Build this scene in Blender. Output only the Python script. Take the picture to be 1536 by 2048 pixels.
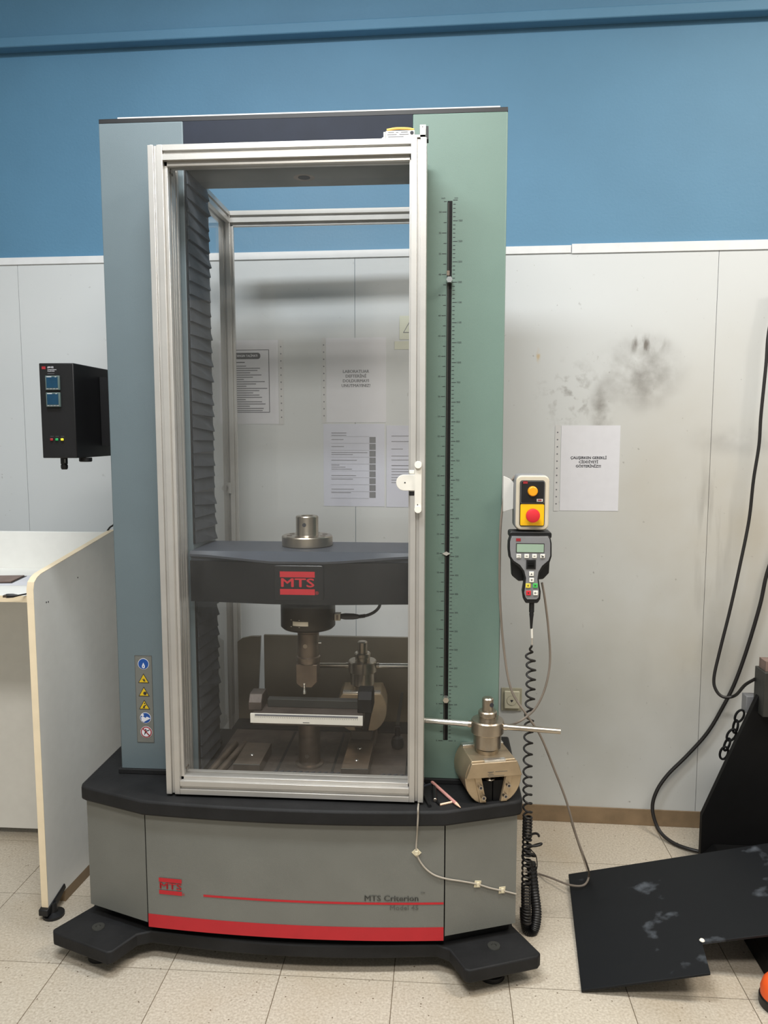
import bpy, bmesh, math, random
from mathutils import Vector, Matrix
random.seed(7)
R = math.radians
sc = bpy.context.scene
for o in list(bpy.data.objects): bpy.data.objects.remove(o)
COL = sc.collection

# ------------------------------------------------------------------ camera
F = 1540.0; TH = R(5.85); PSI = R(4.2)
CAM = Vector((0.36, -2.0, 1.395))
fw = Vector((-math.sin(PSI)*math.cos(TH), math.cos(PSI)*math.cos(TH), -math.sin(TH)))
rt = Vector((math.cos(PSI), math.sin(PSI), 0)); up = rt.cross(fw)
cd = bpy.data.cameras.new('camera'); cam = bpy.data.objects.new('camera', cd); COL.objects.link(cam)
cd.sensor_fit = 'VERTICAL'; cd.sensor_height = 36.0; cd.lens = 36.0*F/2048.0
cd.clip_start = 0.05
cam.matrix_world = Matrix(((rt.x, up.x, -fw.x, CAM.x), (rt.y, up.y, -fw.y, CAM.y), (rt.z, up.z, -fw.z, CAM.z), (0, 0, 0, 1)))
sc.camera = cam

# ------------------------------------------------------------------ world, lights, exposure
sc.view_settings.view_transform = 'Standard'; sc.view_settings.look = 'None'
sc.view_settings.gamma = 1.0; sc.view_settings.exposure = 0.12; sc.view_settings.use_curve_mapping = False
w = bpy.data.worlds.new('world'); sc.world = w; w.use_nodes = True
w.node_tree.nodes['Background'].inputs[0].default_value = (0.5, 0.52, 0.55, 1)
w.node_tree.nodes['Background'].inputs[1].default_value = 0.1
def lamp(name, loc, sx, sy, watts, col):
    l = bpy.data.lights.new(name, 'AREA'); l.shape = 'RECTANGLE'; l.size = sx; l.size_y = sy
    l.energy = watts; l.color = col
    o = bpy.data.objects.new(name, l); o.location = loc; COL.objects.link(o); return o
lamp('ceiling_lamp', (-0.25, -0.95, 3.18), 1.2, 0.28, 54, (0.91, 0.965, 1.0))
lamp('ceiling_lamp', (1.95, -0.75, 3.18), 1.2, 0.28, 54, (1.0, 0.93, 0.83))
lamp('ceiling_lamp', (0.1, -2.3, 3.18), 1.3, 0.5, 64, (1.0, 0.965, 0.91))

# ------------------------------------------------------------------ placing helpers: a line of sight met with a plane of the place
def ray(x, y): return fw + rt*((x-768)/F) - up*((y-1024)/F)
def PY(x, y, Y): d = ray(x, y); return CAM + d*((Y-CAM.y)/d.y)
def PZ(x, y, Z): d = ray(x, y); return CAM + d*((Z-CAM.z)/d.z)
PH = R(-1.2); WN = Vector((math.sin(PH), -math.cos(PH), 0)); W0 = Vector((0.3, 0.71, 0)); WX = Vector((math.cos(PH), math.sin(PH), 0))
def PW(x, y, off=0.0):
    d = ray(x, y); p0 = W0 + WN*off; return CAM + d*((p0-CAM).dot(WN)/d.dot(WN))
WM = Matrix.Translation(W0) @ Matrix.Rotation(PH, 4, 'Z')       # wall frame: x along the wall, -y out of it

# ------------------------------------------------------------------ materials
def S(r, g, b):
    def f(c):
        c /= 255.0
        return c/12.92 if c <= 0.04045 else ((c+0.055)/1.055)**2.4
    return (f(r), f(g), f(b), 1)
MATS = {}
def mat(name, col, rough=0.5, metal=0.0, var=0.06, scale=30.0, bump=0.0, bscale=200.0, spec=0.5, coat=0.0):
    m = bpy.data.materials.new(name); m.use_nodes = True; nt = m.node_tree
    b = nt.nodes['Principled BSDF']; c = S(*col)
    b.inputs['Metallic'].default_value = metal; b.inputs['Roughness'].default_value = rough
    b.inputs['Specular IOR Level'].default_value = spec; b.inputs['Coat Weight'].default_value = coat
    tc = nt.nodes.new('ShaderNodeTexCoord')
    n = nt.nodes.new('ShaderNodeTexNoise'); n.inputs['Scale'].default_value = scale; n.inputs['Detail'].default_value = 5
    nt.links.new(tc.outputs['Object'], n.inputs['Vector'])
    r = nt.nodes.new('ShaderNodeValToRGB')
    k0, k1 = 1-var, 1+var
    r.color_ramp.elements[0].position = 0.3; r.color_ramp.elements[1].position = 0.7
    r.color_ramp.elements[0].color = (c[0]*k0, c[1]*k0, c[2]*k0, 1)
    r.color_ramp.elements[1].color = (min(1, c[0]*k1), min(1, c[1]*k1), min(1, c[2]*k1), 1)
    nt.links.new(n.outputs['Fac'], r.inputs['Fac']); nt.links.new(r.outputs['Color'], b.inputs['Base Color'])
    if bump:
        n2 = nt.nodes.new('ShaderNodeTexNoise'); n2.inputs['Scale'].default_value = bscale
        nt.links.new(tc.outputs['Object'], n2.inputs['Vector'])
        bp = nt.nodes.new('ShaderNodeBump'); bp.inputs['Strength'].default_value = bump; bp.inputs['Distance'].default_value = 0.002
        nt.links.new(n2.outputs['Fac'], bp.inputs['Height']); nt.links.new(bp.outputs['Normal'], b.inputs['Normal'])
    MATS[name] = m; return m
mat('blue_paint', (86, 131, 161), 0.6, var=0.05, scale=3, bump=0.25, bscale=120)
mat('column_light_tint_left', (101, 114, 119), 0.45, var=0.03, scale=8, bump=0.12, bscale=600)  # column paint with the left side's bluish light tint in its colour
mat('column_light_tint_right', (104, 127, 117), 0.45, var=0.03, scale=8, bump=0.12, bscale=600)  # same column paint, with the right side's greenish light tint in its colour
mat('base_grey', (112, 113, 108), 0.45, var=0.05, scale=9, bump=0.15, bscale=600)
mat('navy', (22, 28, 42), 0.6, var=0.1, scale=20, spec=0.3)
mat('charcoal', (27, 27, 28), 0.65, var=0.4, scale=9, bump=0.3, bscale=90, spec=0.3)
mat('deck_steel', (84, 75, 69), 0.5, metal=0.35, var=0.35, scale=18, bump=0.4, bscale=70)
mat('black', (20, 20, 22), 0.45, var=0.15, scale=30)
mat('gloss_black', (10, 10, 12), 0.25, var=0.1, scale=30)
mat('slate', (62, 66, 74), 0.45, var=0.1, scale=15)
mat('crown_grey', (104, 106, 104), 0.5, var=0.12, scale=10)
mat('aluminium', (196, 193, 188), 0.38, metal=0.55, var=0.05, scale=15, bump=0.05, bscale=300)
mat('groove', (150, 138, 132), 0.5, metal=0.4)
mat('trim_white', (222, 223, 224), 0.5, var=0.03)
mat('light_grey', (205, 203, 198), 0.5, var=0.04)
mat('offwhite', (226, 222, 212), 0.5, var=0.04)
mat('white_plastic', (238, 235, 225), 0.4, var=0.02)
mat('steel', (176, 166, 152), 0.28, metal=0.95, var=0.12, scale=20, bump=0.06, bscale=250)
mat('steel_warm', (180, 162, 136), 0.34, metal=0.75, var=0.14, scale=16, bump=0.06, bscale=250)
mat('steel_dark', (122, 109, 97), 0.4, metal=0.8, var=0.25, scale=18, bump=0.15, bscale=120)
mat('bright_steel', (226, 224, 218), 0.22, metal=0.9, var=0.05)
mat('bronze_black', (54, 48, 40), 0.42, metal=0.5, var=0.15)
mat('bellows', (54, 58, 64), 0.7, var=0.25, scale=25, bump=0.3, bscale=150)
mat('red', (182, 26, 38), 0.5, var=0.04)
mat('dark_red', (150, 34, 42), 0.5, var=0.04)
mat('dull_print', (84, 84, 80), 0.6, var=0.05)
mat('ink', (44, 44, 50), 0.7, var=0.1)
mat('ink_grey', (108, 108, 114), 0.7, var=0.1)
mat('square_grey', (112, 113, 118), 0.7, var=0.12, scale=200)
mat('paper', (218, 218, 224), 0.6, var=0.02)
mat('paper_lilac', (206, 208, 222), 0.6, var=0.02)
mat('sleeve', (205, 205, 205), 0.3, var=0.03)
mat('paper_yellow', (212, 214, 196), 0.6, var=0.03)
mat('yellow', (246, 190, 10), 0.4, var=0.03)
mat('amber', (240, 160, 20), 0.35, var=0.05)
mat('button_red', (214, 44, 54), 0.4, var=0.03)
mat('green', (40, 160, 90), 0.4, var=0.03)
mat('key_green', (74, 190, 90), 0.5, var=0.03)
mat('key_yellow', (226, 206, 70), 0.5, var=0.03)
mat('lamp_yellow', (246, 232, 60), 0.4, var=0.03)
mat('sign_blue', (26, 76, 150), 0.5, var=0.05)
mat('sign_yellow', (214, 180, 30), 0.5, var=0.06)
mat('lcd', (150, 172, 152), 0.3, var=0.03)
mat('screen_blue', (24, 60, 84), 0.2, var=0.15, scale=60)
mat('screen_frame', (82, 98, 96), 0.5, var=0.1)
mat('handset_grey', (128, 128, 130), 0.5, var=0.04)
mat('beige', (206, 196, 176), 0.5, var=0.05)
mat('cable_grey', (128, 118, 108), 0.55, var=0.06)
mat('cable_light', (168, 160, 148), 0.55, var=0.05)
mat('cable_black', (26, 23, 22), 0.5, var=0.15)
mat('clip', (214, 204, 176), 0.5, var=0.06)
mat('baseboard', (134, 113, 87), 0.55, var=0.2, scale=14, bump=0.1)
mat('desk_white', (234, 233, 228), 0.5, var=0.02)
mat('desk_edge', (240, 222, 190), 0.5, var=0.03)
mat('pink', (206, 150, 142), 0.4, var=0.05)
mat('pink_tip', (236, 196, 168), 0.4, var=0.05)
mat('reflection_brown', (90, 82, 69), 0.35, var=0.12, scale=10)
mat('socket', (206, 202, 180), 0.5, var=0.06)
mat('socket_old', (168, 164, 144), 0.6, var=0.1)
mat('orange', (244, 96, 36), 0.5, var=0.05)
mat('machine_black', (7, 7, 8), 0.6, var=0.2, spec=0.25)
mat('machine_grey', (50, 50, 47), 0.5, var=0.1)
mat('ceiling_white', (215, 215, 212), 0.8)
mat('room_wall', (150, 150, 146), 0.8)
mat('yellow_tag', (230, 180, 84), 0.5)
mat('notebook', (120, 100, 92), 0.6, var=0.2)

def nodes(name):
    m = bpy.data.materials.new(name); m.use_nodes = True; MATS[name] = m
    return m, m.node_tree, m.node_tree.nodes, m.node_tree.links, m.node_tree.nodes['Principled BSDF']
# clear plastic pane with a faint film of dust
def pane_mat(name, tint, dust):
    m, nt, N, L, b = nodes(name); N.remove(b); out = N['Material Output']
    tr = N.new('ShaderNodeBsdfTransparent'); tr.inputs[0].default_value = tint
    gl = N.new('ShaderNodeBsdfGlossy'); gl.inputs['Roughness'].default_value = 0.01
    df = N.new('ShaderNodeBsdfDiffuse'); df.inputs[0].default_value = (0.7, 0.7, 0.68, 1)
    lw = N.new('ShaderNodeLayerWeight'); lw.inputs['Blend'].default_value = 0.5
    pw = N.new('ShaderNodeMath'); pw.operation = 'POWER'; pw.inputs[1].default_value = 5.0; L.new(lw.outputs['Facing'], pw.inputs[0])
    fr = N.new('ShaderNodeMath'); fr.operation = 'MULTIPLY_ADD'; fr.inputs[1].default_value = 0.9; fr.inputs[2].default_value = 0.025; L.new(pw.outputs[0], fr.inputs[0])
    tc = N.new('ShaderNodeTexCoord'); no = N.new('ShaderNodeTexNoise'); no.inputs['Scale'].default_value = 6
    L.new(tc.outputs['Object'], no.inputs['Vector'])
    mm = N.new('ShaderNodeMath'); mm.operation = 'MULTIPLY'; mm.inputs[1].default_value = dust*2; L.new(no.outputs['Fac'], mm.inputs[0])
    a = N.new('ShaderNodeMixShader'); L.new(mm.outputs[0], a.inputs[0]); L.new(tr.outputs[0], a.inputs[1]); L.new(df.outputs[0], a.inputs[2])
    c = N.new('ShaderNodeMixShader'); L.new(fr.outputs[0], c.inputs[0]); L.new(a.outputs[0], c.inputs[1]); L.new(gl.outputs[0], c.inputs[2])
    L.new(c.outputs[0], out.inputs[0]); return m
pane_mat('clear_pane', (0.997, 0.997, 0.995, 1), 0.010)

# white wall board with soot marks, drips and hand stains of their own shape, plus broad shading painted in
def board_mat():
    m, nt, N, L, b = nodes('wall_board'); b.inputs['Roughness'].default_value = 0.42
    g = N.new('ShaderNodeNewGeometry')
    def mask(cx, cz, rx, rz, scale, lo, hi, stretch=1.0):
        mp = N.new('ShaderNodeMapping'); mp.vector_type = 'POINT'
        mp.inputs['Location'].default_value = (-cx/rx, 0, -cz/rz); mp.inputs['Scale'].default_value = (1/rx, 0, 1/rz)
        L.new(g.outputs['Position'], mp.inputs['Vector'])
        ln = N.new('ShaderNodeVectorMath'); ln.operation = 'LENGTH'; L.new(mp.outputs[0], ln.inputs[0])
        mr = N.new('ShaderNodeMapRange'); mr.interpolation_type = 'SMOOTHSTEP'
        mr.inputs['From Min'].default_value = 1.0; mr.inputs['From Max'].default_value = 0.1
        L.new(ln.outputs['Value'], mr.inputs['Value'])
        mp2 = N.new('ShaderNodeMapping'); mp2.inputs['Scale'].default_value = (1, 1, 1/stretch); L.new(g.outputs['Position'], mp2.inputs['Vector'])
        no = N.new('ShaderNodeTexNoise'); no.inputs['Scale'].default_value = scale; no.inputs['Detail'].default_value = 6; L.new(mp2.outputs[0], no.inputs['Vector'])
        mn = N.new('ShaderNodeMapRange'); mn.inputs['From Min'].default_value = lo; mn.inputs['From Max'].default_value = hi; L.new(no.outputs['Fac'], mn.inputs['Value'])
        mu = N.new('ShaderNodeMath'); mu.operation = 'MULTIPLY'; L.new(mr.outputs[0], mu.inputs[0]); L.new(mn.outputs[0], mu.inputs[1])
        return mu.outputs[0]
    cur = None
    base = S(206, 209, 210)
    def over(prev, col, fac, amt):
        mx = N.new('ShaderNodeMix'); mx.data_type = 'RGBA'
        mu = N.new('ShaderNodeMath'); mu.operation = 'MULTIPLY'; mu.inputs[1].default_value = amt; mu.use_clamp = True
        L.new(fac, mu.inputs[0]); L.new(mu.outputs[0], mx.inputs['Factor'])
        if isinstance(prev, tuple): mx.inputs['A'].default_value = prev
        else: L.new(prev, mx.inputs['A'])
        mx.inputs['B'].default_value = col; return mx.outputs['Result']
    soot = S(96, 88, 80); shaded_film = S(176, 164, 140); grey = S(120, 118, 116)
    c = over(base, shaded_film, mask(1.35, 0.9, 0.85, 1.15, 2.0, 0.1, 0.7), 0.8)  # broad dirt film that also paints the darker shading low on the right
    c = over(c, S(164, 163, 152), mask(0.85, 0.45, 0.7, 1.0, 2.5, 0.1, 0.7), 0.7)  # second film, carrying the same lower-wall shading in its colour
    p = PW(1280, 745); c = over(c, soot, mask(p.x, p.z, 0.19, 0.17, 12, 0.38, 0.72), 0.8)
    p = PW(1290, 690); c = over(c, soot, mask(p.x, p.z, 0.10, 0.045, 30, 0.5, 0.65, 3), 0.8)
    p = PW(1205, 820); c = over(c, soot, mask(p.x, p.z, 0.06, 0.13, 18, 0.36, 0.72), 0.8)
    p = PW(1140, 790); c = over(c, soot, mask(p.x, p.z, 0.15, 0.15, 34, 0.5, 0.72), 0.6)
    p = PW(1480, 880); c = over(c, grey, mask(p.x, p.z, 0.22, 0.07, 9, 0.3, 0.75), 0.6)
    p = PW(1420, 1060); c = over(c, soot, mask(p.x, p.z, 0.10, 0.40, 22, 0.5, 0.75, 8), 0.6)
    p = PW(1380, 1300); c = over(c, grey, mask(p.x, p.z, 0.25, 0.4, 5, 0.4, 0.7, 2), 0.4)
    p = PW(1076, 712); c = over(c, S(200, 176, 130), mask(p.x, p.z, 0.010, 0.035, 60, 0.3, 0.6), 0.8)
    fine = N.new('ShaderNodeTexNoise'); fine.inputs['Scale'].default_value = 60; fine.inputs['Detail'].default_value = 6; L.new(g.outputs['Position'], fine.inputs['Vector'])
    sp = N.new('ShaderNodeMapRange'); sp.inputs['From Min'].default_value = 0.70; sp.inputs['From Max'].default_value = 0.78; L.new(fine.outputs['Fac'], sp.inputs['Value'])
    c = over(c, soot, sp.outputs[0], 0.5)
    L.new(c, b.inputs['Base Color'])
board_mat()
# speckled terrazzo tile, shade varies from tile to tile
def tile_mat():
    m, nt, N, L, b = nodes('terrazzo'); b.inputs['Roughness'].default_value = 0.45
    g = N.new('ShaderNodeNewGeometry'); oi = N.new('ShaderNodeObjectInfo')
    n1 = N.new('ShaderNodeTexNoise'); n1.inputs['Scale'].default_value = 160; n1.inputs['Detail'].default_value = 3; L.new(g.outputs['Position'], n1.inputs['Vector'])
    r1 = N.new('ShaderNodeValToRGB'); e = r1.color_ramp.elements
    e[0].position = 0.30; e[0].color = S(172, 161, 145); e[1].position = 0.70; e[1].color = S(203, 194, 179)
    L.new(n1.outputs['Fac'], r1.inputs['Fac'])
    v = N.new('ShaderNodeTexVoronoi'); v.inputs['Scale'].default_value = 75; L.new(g.outputs['Position'], v.inputs['Vector'])
    n2 = N.new('ShaderNodeTexNoise'); n2.inputs['Scale'].default_value = 60; L.new(g.outputs['Position'], n2.inputs['Vector'])
    mr = N.new('ShaderNodeMapRange'); mr.inputs['From Min'].default_value = 0.20; mr.inputs['From Max'].default_value = 0.12; L.new(v.outputs['Distance'], mr.inputs['Value'])
    m2 = N.new('ShaderNodeMapRange'); m2.inputs['From Min'].default_value = 0.56; m2.inputs['From Max'].default_value = 0.62; L.new(n2.outputs['Fac'], m2.inputs['Value'])
    mu = N.new('ShaderNodeMath'); mu.operation = 'MULTIPLY'; L.new(mr.outputs[0], mu.inputs[0]); L.new(m2.outputs[0], mu.inputs[1])
    mx = N.new('ShaderNodeMix'); mx.data_type = 'RGBA'; L.new(mu.outputs[0], mx.inputs['Factor']); L.new(r1.outputs[0], mx.inputs['A']); mx.inputs['B'].default_value = S(96, 80, 62)
    n3 = N.new('ShaderNodeTexNoise'); n3.inputs['Scale'].default_value = 3.0; n3.inputs['Detail'].default_value = 5; L.new(g.outputs['Position'], n3.inputs['Vector'])
    m3 = N.new('ShaderNodeMapRange'); m3.inputs['From Min'].default_value = 0.5; m3.inputs['From Max'].default_value = 0.8; m3.inputs['To Max'].default_value = 0.45; L.new(n3.outputs['Fac'], m3.inputs['Value'])
    mx2 = N.new('ShaderNodeMix'); mx2.data_type = 'RGBA'; L.new(m3.outputs[0], mx2.inputs['Factor']); L.new(mx.outputs['Result'], mx2.inputs['A']); mx2.inputs['B'].default_value = S(170, 150, 120)
    hs = N.new('ShaderNodeHueSaturation'); mv = N.new('ShaderNodeMapRange'); mv.inputs['To Min'].default_value = 0.93; mv.inputs['To Max'].default_value = 1.04
    L.new(oi.outputs['Random'], mv.inputs['Value']); L.new(mv.outputs[0], hs.inputs['Value']); L.new(mx2.outputs['Result'], hs.inputs['Color'])
    L.new(hs.outputs[0], b.inputs['Base Color'])
tile_mat()
mat('grout', (112, 98, 80), 0.9, var=0.2, scale=30)
# black sheet with chalky scuffs
def sheet_mat():
    m, nt, N, L, b = nodes('black_sheet'); b.inputs['Roughness'].default_value = 0.55; b.inputs['Specular IOR Level'].default_value = 0.25
    g = N.new('ShaderNodeNewGeometry')
    n = N.new('ShaderNodeTexNoise'); n.inputs['Scale'].default_value = 9; n.inputs['Detail'].default_value = 7; L.new(g.outputs['Position'], n.inputs['Vector'])
    r = N.new('ShaderNodeValToRGB'); e = r.color_ramp.elements
    e[0].position = 0.62; e[0].color = S(20, 22, 25); e[1].position = 0.80; e[1].color = S(110, 116, 124)
    L.new(n.outputs['Fac'], r.inputs['Fac']); L.new(r.outputs[0], b.inputs['Base Color'])
sheet_mat()

# ------------------------------------------------------------------ mesh helpers
class MB:
    def __init__(s): s.v = []; s.f = []
    def add(s, vs, fs):
        k = len(s.v); s.v += [Vector(p) for p in vs]; s.f += [[i+k for i in q] for q in fs]; return s
    def box(s, x0, x1, y0, y1, z0, z1, M=None):
        vs = [Vector((x, y, z)) for x in (x0, x1) for y in (y0, y1) for z in (z0, z1)]
        if M: vs = [M @ p for p in vs]
        return s.add(vs, [(0, 1, 3, 2), (4, 6, 7, 5), (0, 4, 5, 1), (2, 3, 7, 6), (0, 2, 6, 4), (1, 5, 7, 3)])
    def prism(s, poly, axis, a0, a1, M=None):
        n = len(poly)
        def pt(p, a):
            u, v = p
            q = Vector((a, u, v)) if axis == 'X' else Vector((u, a, v)) if axis == 'Y' else Vector((u, v, a))
            return M @ q if M else q
        vs = [pt(p, a0) for p in poly] + [pt(p, a1) for p in poly]
        fs = [list(range(n))[::-1], list(range(n, 2*n))] + [[i, (i+1) % n, n+(i+1) % n, n+i] for i in range(n)]
        return s.add(vs, fs)
    def lathe(s, prof, c=(0, 0, 0), n=32, axis='Z', M=None):
        vs = []; fs = []; c = Vector(c)
        for r, h in prof:
            for i in range(n):
                a = 2*math.pi*i/n; x, y = r*math.cos(a), r*math.sin(a)
                q = Vector((x, y, h)) if axis == 'Z' else Vector((x, h, y)) if axis == 'Y' else Vector((h, x, y))
                q = q + c; vs.append(M @ q if M else q)
        for j in range(len(prof)-1):
            for i in range(n):
                k = (i+1) % n; fs.append((j*n+i, j*n+k, (j+1)*n+k, (j+1)*n+i))
        fs.append(list(range(n))[::-1]); m = (len(prof)-1)*n; fs.append([m+i for i in range(n)])
        return s.add(vs, fs)
    def cyl(s, c, r, h, axis='Z', n=24, M=None): return s.lathe([(r, 0), (r, h)], c, n, axis, M)
    def tube(s, pts, r, n=10, radii=None):
        pts = [Vector(p) for p in pts]; vs = []; fs = []; nrm = None
        for i, p in enumerate(pts):
            t = (pts[min(i+1, len(pts)-1)]-pts[max(i-1, 0)]).normalized()
            if nrm is None:
                nrm = t.orthogonal().normalized()
            nrm = (nrm - t*nrm.dot(t)).normalized(); b = t.cross(nrm); rr = radii[i] if radii else r
            for k in range(n):
                a = 2*math.pi*k/n; vs.append(p + nrm*(rr*math.cos(a)) + b*(rr*math.sin(a)))
        for i in range(len(pts)-1):
            for k in range(n):
                q = (k+1) % n; fs.append((i*n+k, i*n+q, (i+1)*n+q, (i+1)*n+k))
        fs.append(list(range(n))[::-1]); m = (len(pts)-1)*n; fs.append([m+k for k in range(n)])
        return s.add(vs, fs)
    def mesh(s, name, M=None):
        me = bpy.data.meshes.new(name)
        me.from_pydata([(M @ p) if M else p for p in s.v], [], s.f)
        bm = bmesh.new(); bm.from_mesh(me); bmesh.ops.recalc_face_normals(bm, faces=bm.faces); bm.to_mesh(me); bm.free()
        me.polygons.foreach_set('use_smooth', [True]*len(me.polygons)); me.set_sharp_from_angle(angle=R(32)); me.update()
        return me
    def build(s, name, m, parent=None, bev=0, label=None):
        Mi = root_matrix(parent).inverted() if parent else None
        me = s.mesh(name, Mi); me.materials.append(MATS[m])
        o = bpy.data.objects.new(name, me); COL.objects.link(o)
        if parent: o.parent = parent
        if bev:
            bv = o.modifiers.new('bevel', 'BEVEL'); bv.width = bev; bv.segments = 2; bv.limit_method = 'ANGLE'; bv.angle_limit = R(40)
        if label: o['label'] = label
        return o
def root_matrix(o):
    while o.parent: o = o.parent
    return o.matrix_basis.copy()
def thing(name, label, cat, loc=(0, 0, 0), rz=0, group=None):
    o = bpy.data.objects.new(name, None); o.empty_display_size = 0.05; COL.objects.link(o)
    o.matrix_basis = Matrix.Translation(Vector(loc)) @ Matrix.Rotation(rz, 4, 'Z')
    o['label'] = label; o['category'] = cat
    if group: o['group'] = group
    return o
def tag(o, label, cat, group=None):
    o['label'] = label; o['category'] = cat
    if group: o['group'] = group
    return o
def structure(o): o['kind'] = 'structure'; return o
def spline(pts, k=8):
    P = [Vector(p) for p in pts]; P = [P[0]*2-P[1]] + P + [P[-1]*2-P[-2]]; out = []
    for i in range(1, len(P)-2):
        a, b, c, d = P[i-1], P[i], P[i+1], P[i+2]
        for j in range(k):
            t = j/k
            out.append(0.5*((2*b)+(c-a)*t+(2*a-5*b+4*c-d)*t*t+(3*b-a-3*c+d)*t**3))
    out.append(P[-2]); return out
def lettering(txt, size, M, m, parent, name='lettering', align='CENTER', offset=0.0, sx=1.0, fn=None, depth=0.0004, ls=1.0):
    # flat print: local x right, y up on the sheet, then placed by M (x right, z up, facing -y)
    cu = bpy.data.curves.new(name, 'FONT'); cu.body = txt; cu.size = 1.0; cu.align_x = align; cu.align_y = 'CENTER'
    cu.space_line = ls; cu.extrude = 0; cu.resolution_u = 2
    o = bpy.data.objects.new(name, cu); COL.objects.link(o)
    me = bpy.data.meshes.new_from_object(o.evaluated_get(bpy.context.evaluated_depsgraph_get()))
    bpy.data.objects.remove(o); bpy.data.curves.remove(cu)
    Mi = root_matrix(parent).inverted()
    co = [v.co.copy() for v in me.vertices]; fc = [list(p.vertices) for p in me.polygons]; bpy.data.meshes.remove(me)
    sh = [(0, 0)] if offset == 0 else [(-offset, 0), (offset, 0), (0, offset*0.6), (0, -offset*0.6)]     # heavier strokes: the outline laid over itself
    vs = []; fs = []
    for k, (ox, oz) in enumerate(sh):
        fs += [[i+len(vs) for i in f] for f in fc]
        for c in co:
            p = M @ Vector((c.x*sx*size+ox, -0.00002*k, c.y*size+oz))
            if fn: p = fn(p)
            vs.append(Mi @ p)
    me = bpy.data.meshes.new(name); me.from_pydata(vs, [], fs); me.materials.append(MATS[m])
    ob = bpy.data.objects.new(name, me); COL.objects.link(ob); ob.parent = parent; return ob
T = Matrix.Translation
def rrect(x0, x1, z0, z1, r, k=5):
    pts = []
    for cx, cz, a0 in ((x1-r, z1-r, 0), (x0+r, z1-r, 90), (x0+r, z0+r, 180), (x1-r, z0+r, 270)):
        for i in range(k+1):
            a = R(a0+90*i/k); pts.append((cx+r*math.cos(a), cz+r*math.sin(a)))
    return pts
def slot_profile(s=0.036, g=0.008, d=0.007):
    h = s/2; q = g/2
    side = [(-h, -h), (-q, -h), (-q, -h+d), (q, -h+d), (q, -h)]
    out = []
    for k in range(4):
        c, sn = math.cos(k*math.pi/2), math.sin(k*math.pi/2)
        out += [(x*c-y*sn, x*sn+y*c) for x, y in side]
    return out
def profile_bar(axis, c, a0, a1, s=0.036):
    pr = slot_profile(s)
    if axis == 'Z': return MB().prism([(c[0]+u, c[1]+v) for u, v in pr], 'Z', a0, a1)
    if axis == 'X': return MB().prism([(c[0]+u, c[1]+v) for u, v in pr], 'X', a0, a1)
    return MB().prism([(c[0]+u, c[1]+v) for u, v in pr], 'Y', a0, a1)

# ================================================================== THE SETTING
fl = structure(MB().box(-2.6, 3.0, -4.2, 0.85, -0.05, -0.002).build('floor', 'grout'))
tp = 0.294; tm = None
for i in range(-5, 8):
    for j in range(-4, 3):
        if tm is None:
            h = tp/2-0.0011; tm = MB().box(-h, h, -h, h, -0.006, 0.0).mesh('tile'); tm.materials.append(MATS['terrazzo'])
        t = bpy.data.objects.new('tile', tm); COL.objects.link(t); t.parent = fl
        t.location = (-0.045+tp*(i+0.5), -0.165+tp*(j+0.5), random.uniform(-0.0004, 0.0))
wb = structure(MB().box(-2.9, 2.8, 0.0, 0.12, 0.0, 3.4, WM).build('wall_back', 'blue_paint'))
xs = [-2.9, -1.46, -0.24, 0.97, 2.19, 2.8]
for a, b in zip(xs[:-1], xs[1:]):
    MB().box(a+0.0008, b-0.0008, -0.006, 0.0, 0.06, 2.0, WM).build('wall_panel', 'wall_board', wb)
structure(MB().box(-2.9, 0.4905, -0.011, 0.0, 1.995, 2.020, WM).build('trim_1', 'trim_white', bev=0.001))
structure(MB().box(0.4925, 2.8, -0.011, 0.0, 1.993, 2.024, WM).build('trim_2', 'trim_white', bev=0.001))
structure(MB().box(-2.9, 2.8, -0.045, 0.0, 2.715, 2.75, WM).build('trim_3', 'blue_paint', bev=0.004))
bb = structure(MB().box(-2.9, 2.8, -0.010, 0.0, 0.0, 0.06, WM).build('baseboard_back', 'baseboard', bev=0.001))
structure(MB().box(-2.6, -2.5, -4.2, 0.9, 0, 3.4).build('wall_left', 'room_wall'))
structure(MB().box(2.75, 2.85, -4.2, 0.9, 0, 3.4).build('wall_right', 'room_wall'))
wf = structure(MB().box(-2.6, 2.85, -4.3, -4.2, 0, 2.42).build('wall_front', 'ceiling_white'))
MB().box(-2.6, 2.85, -4.3, -4.2, 2.42, 3.4).build('upper_band', 'blue_paint', wf)
structure(MB().box(-2.6, 2.85, -4.3, 0.9, 3.3, 3.4).build('ceiling', 'ceiling_white'))

# ================================================================== TESTING MACHINE
DZ = 0.455
def lip_y(x):
    a = abs(x+0.011)
    if a < 0.389: return -0.178 + 0.020*(a/0.389)**2
    return -0.158 + 0.072*(a-0.389)/0.2
TMc = thing('testing_machine', 'tall two-column materials testing machine with grey-green columns and black crosshead', 'machine', (0, 0.05, 0))
def plan(x_end, dy, y_back, rc=0.02, n=14):
    c = -0.011
    xs_ = [c-x_end+rc + (2*(x_end-rc))*i/(2*n) for i in range(2*n+1)]
    xs_ = sorted(set([round(x, 5) for x in xs_] + [c-0.389, c+0.389]))
    pts = [(x, lip_y(x)+dy) for x in xs_]
    yl = lip_y(c+x_end)+dy
    pts = [(c-x_end, y_back), (c-x_end, yl+0.015), (c-x_end+0.005, yl+0.002)] + pts + [(c+x_end-0.005, yl+0.002), (c+x_end, yl+0.015), (c+x_end, y_back)]
    return pts
MB().prism(plan(0.589, 0.0, 0.34), 'Z', 0.415, DZ).build('deck', 'charcoal', TMc, bev=0.006)
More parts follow.
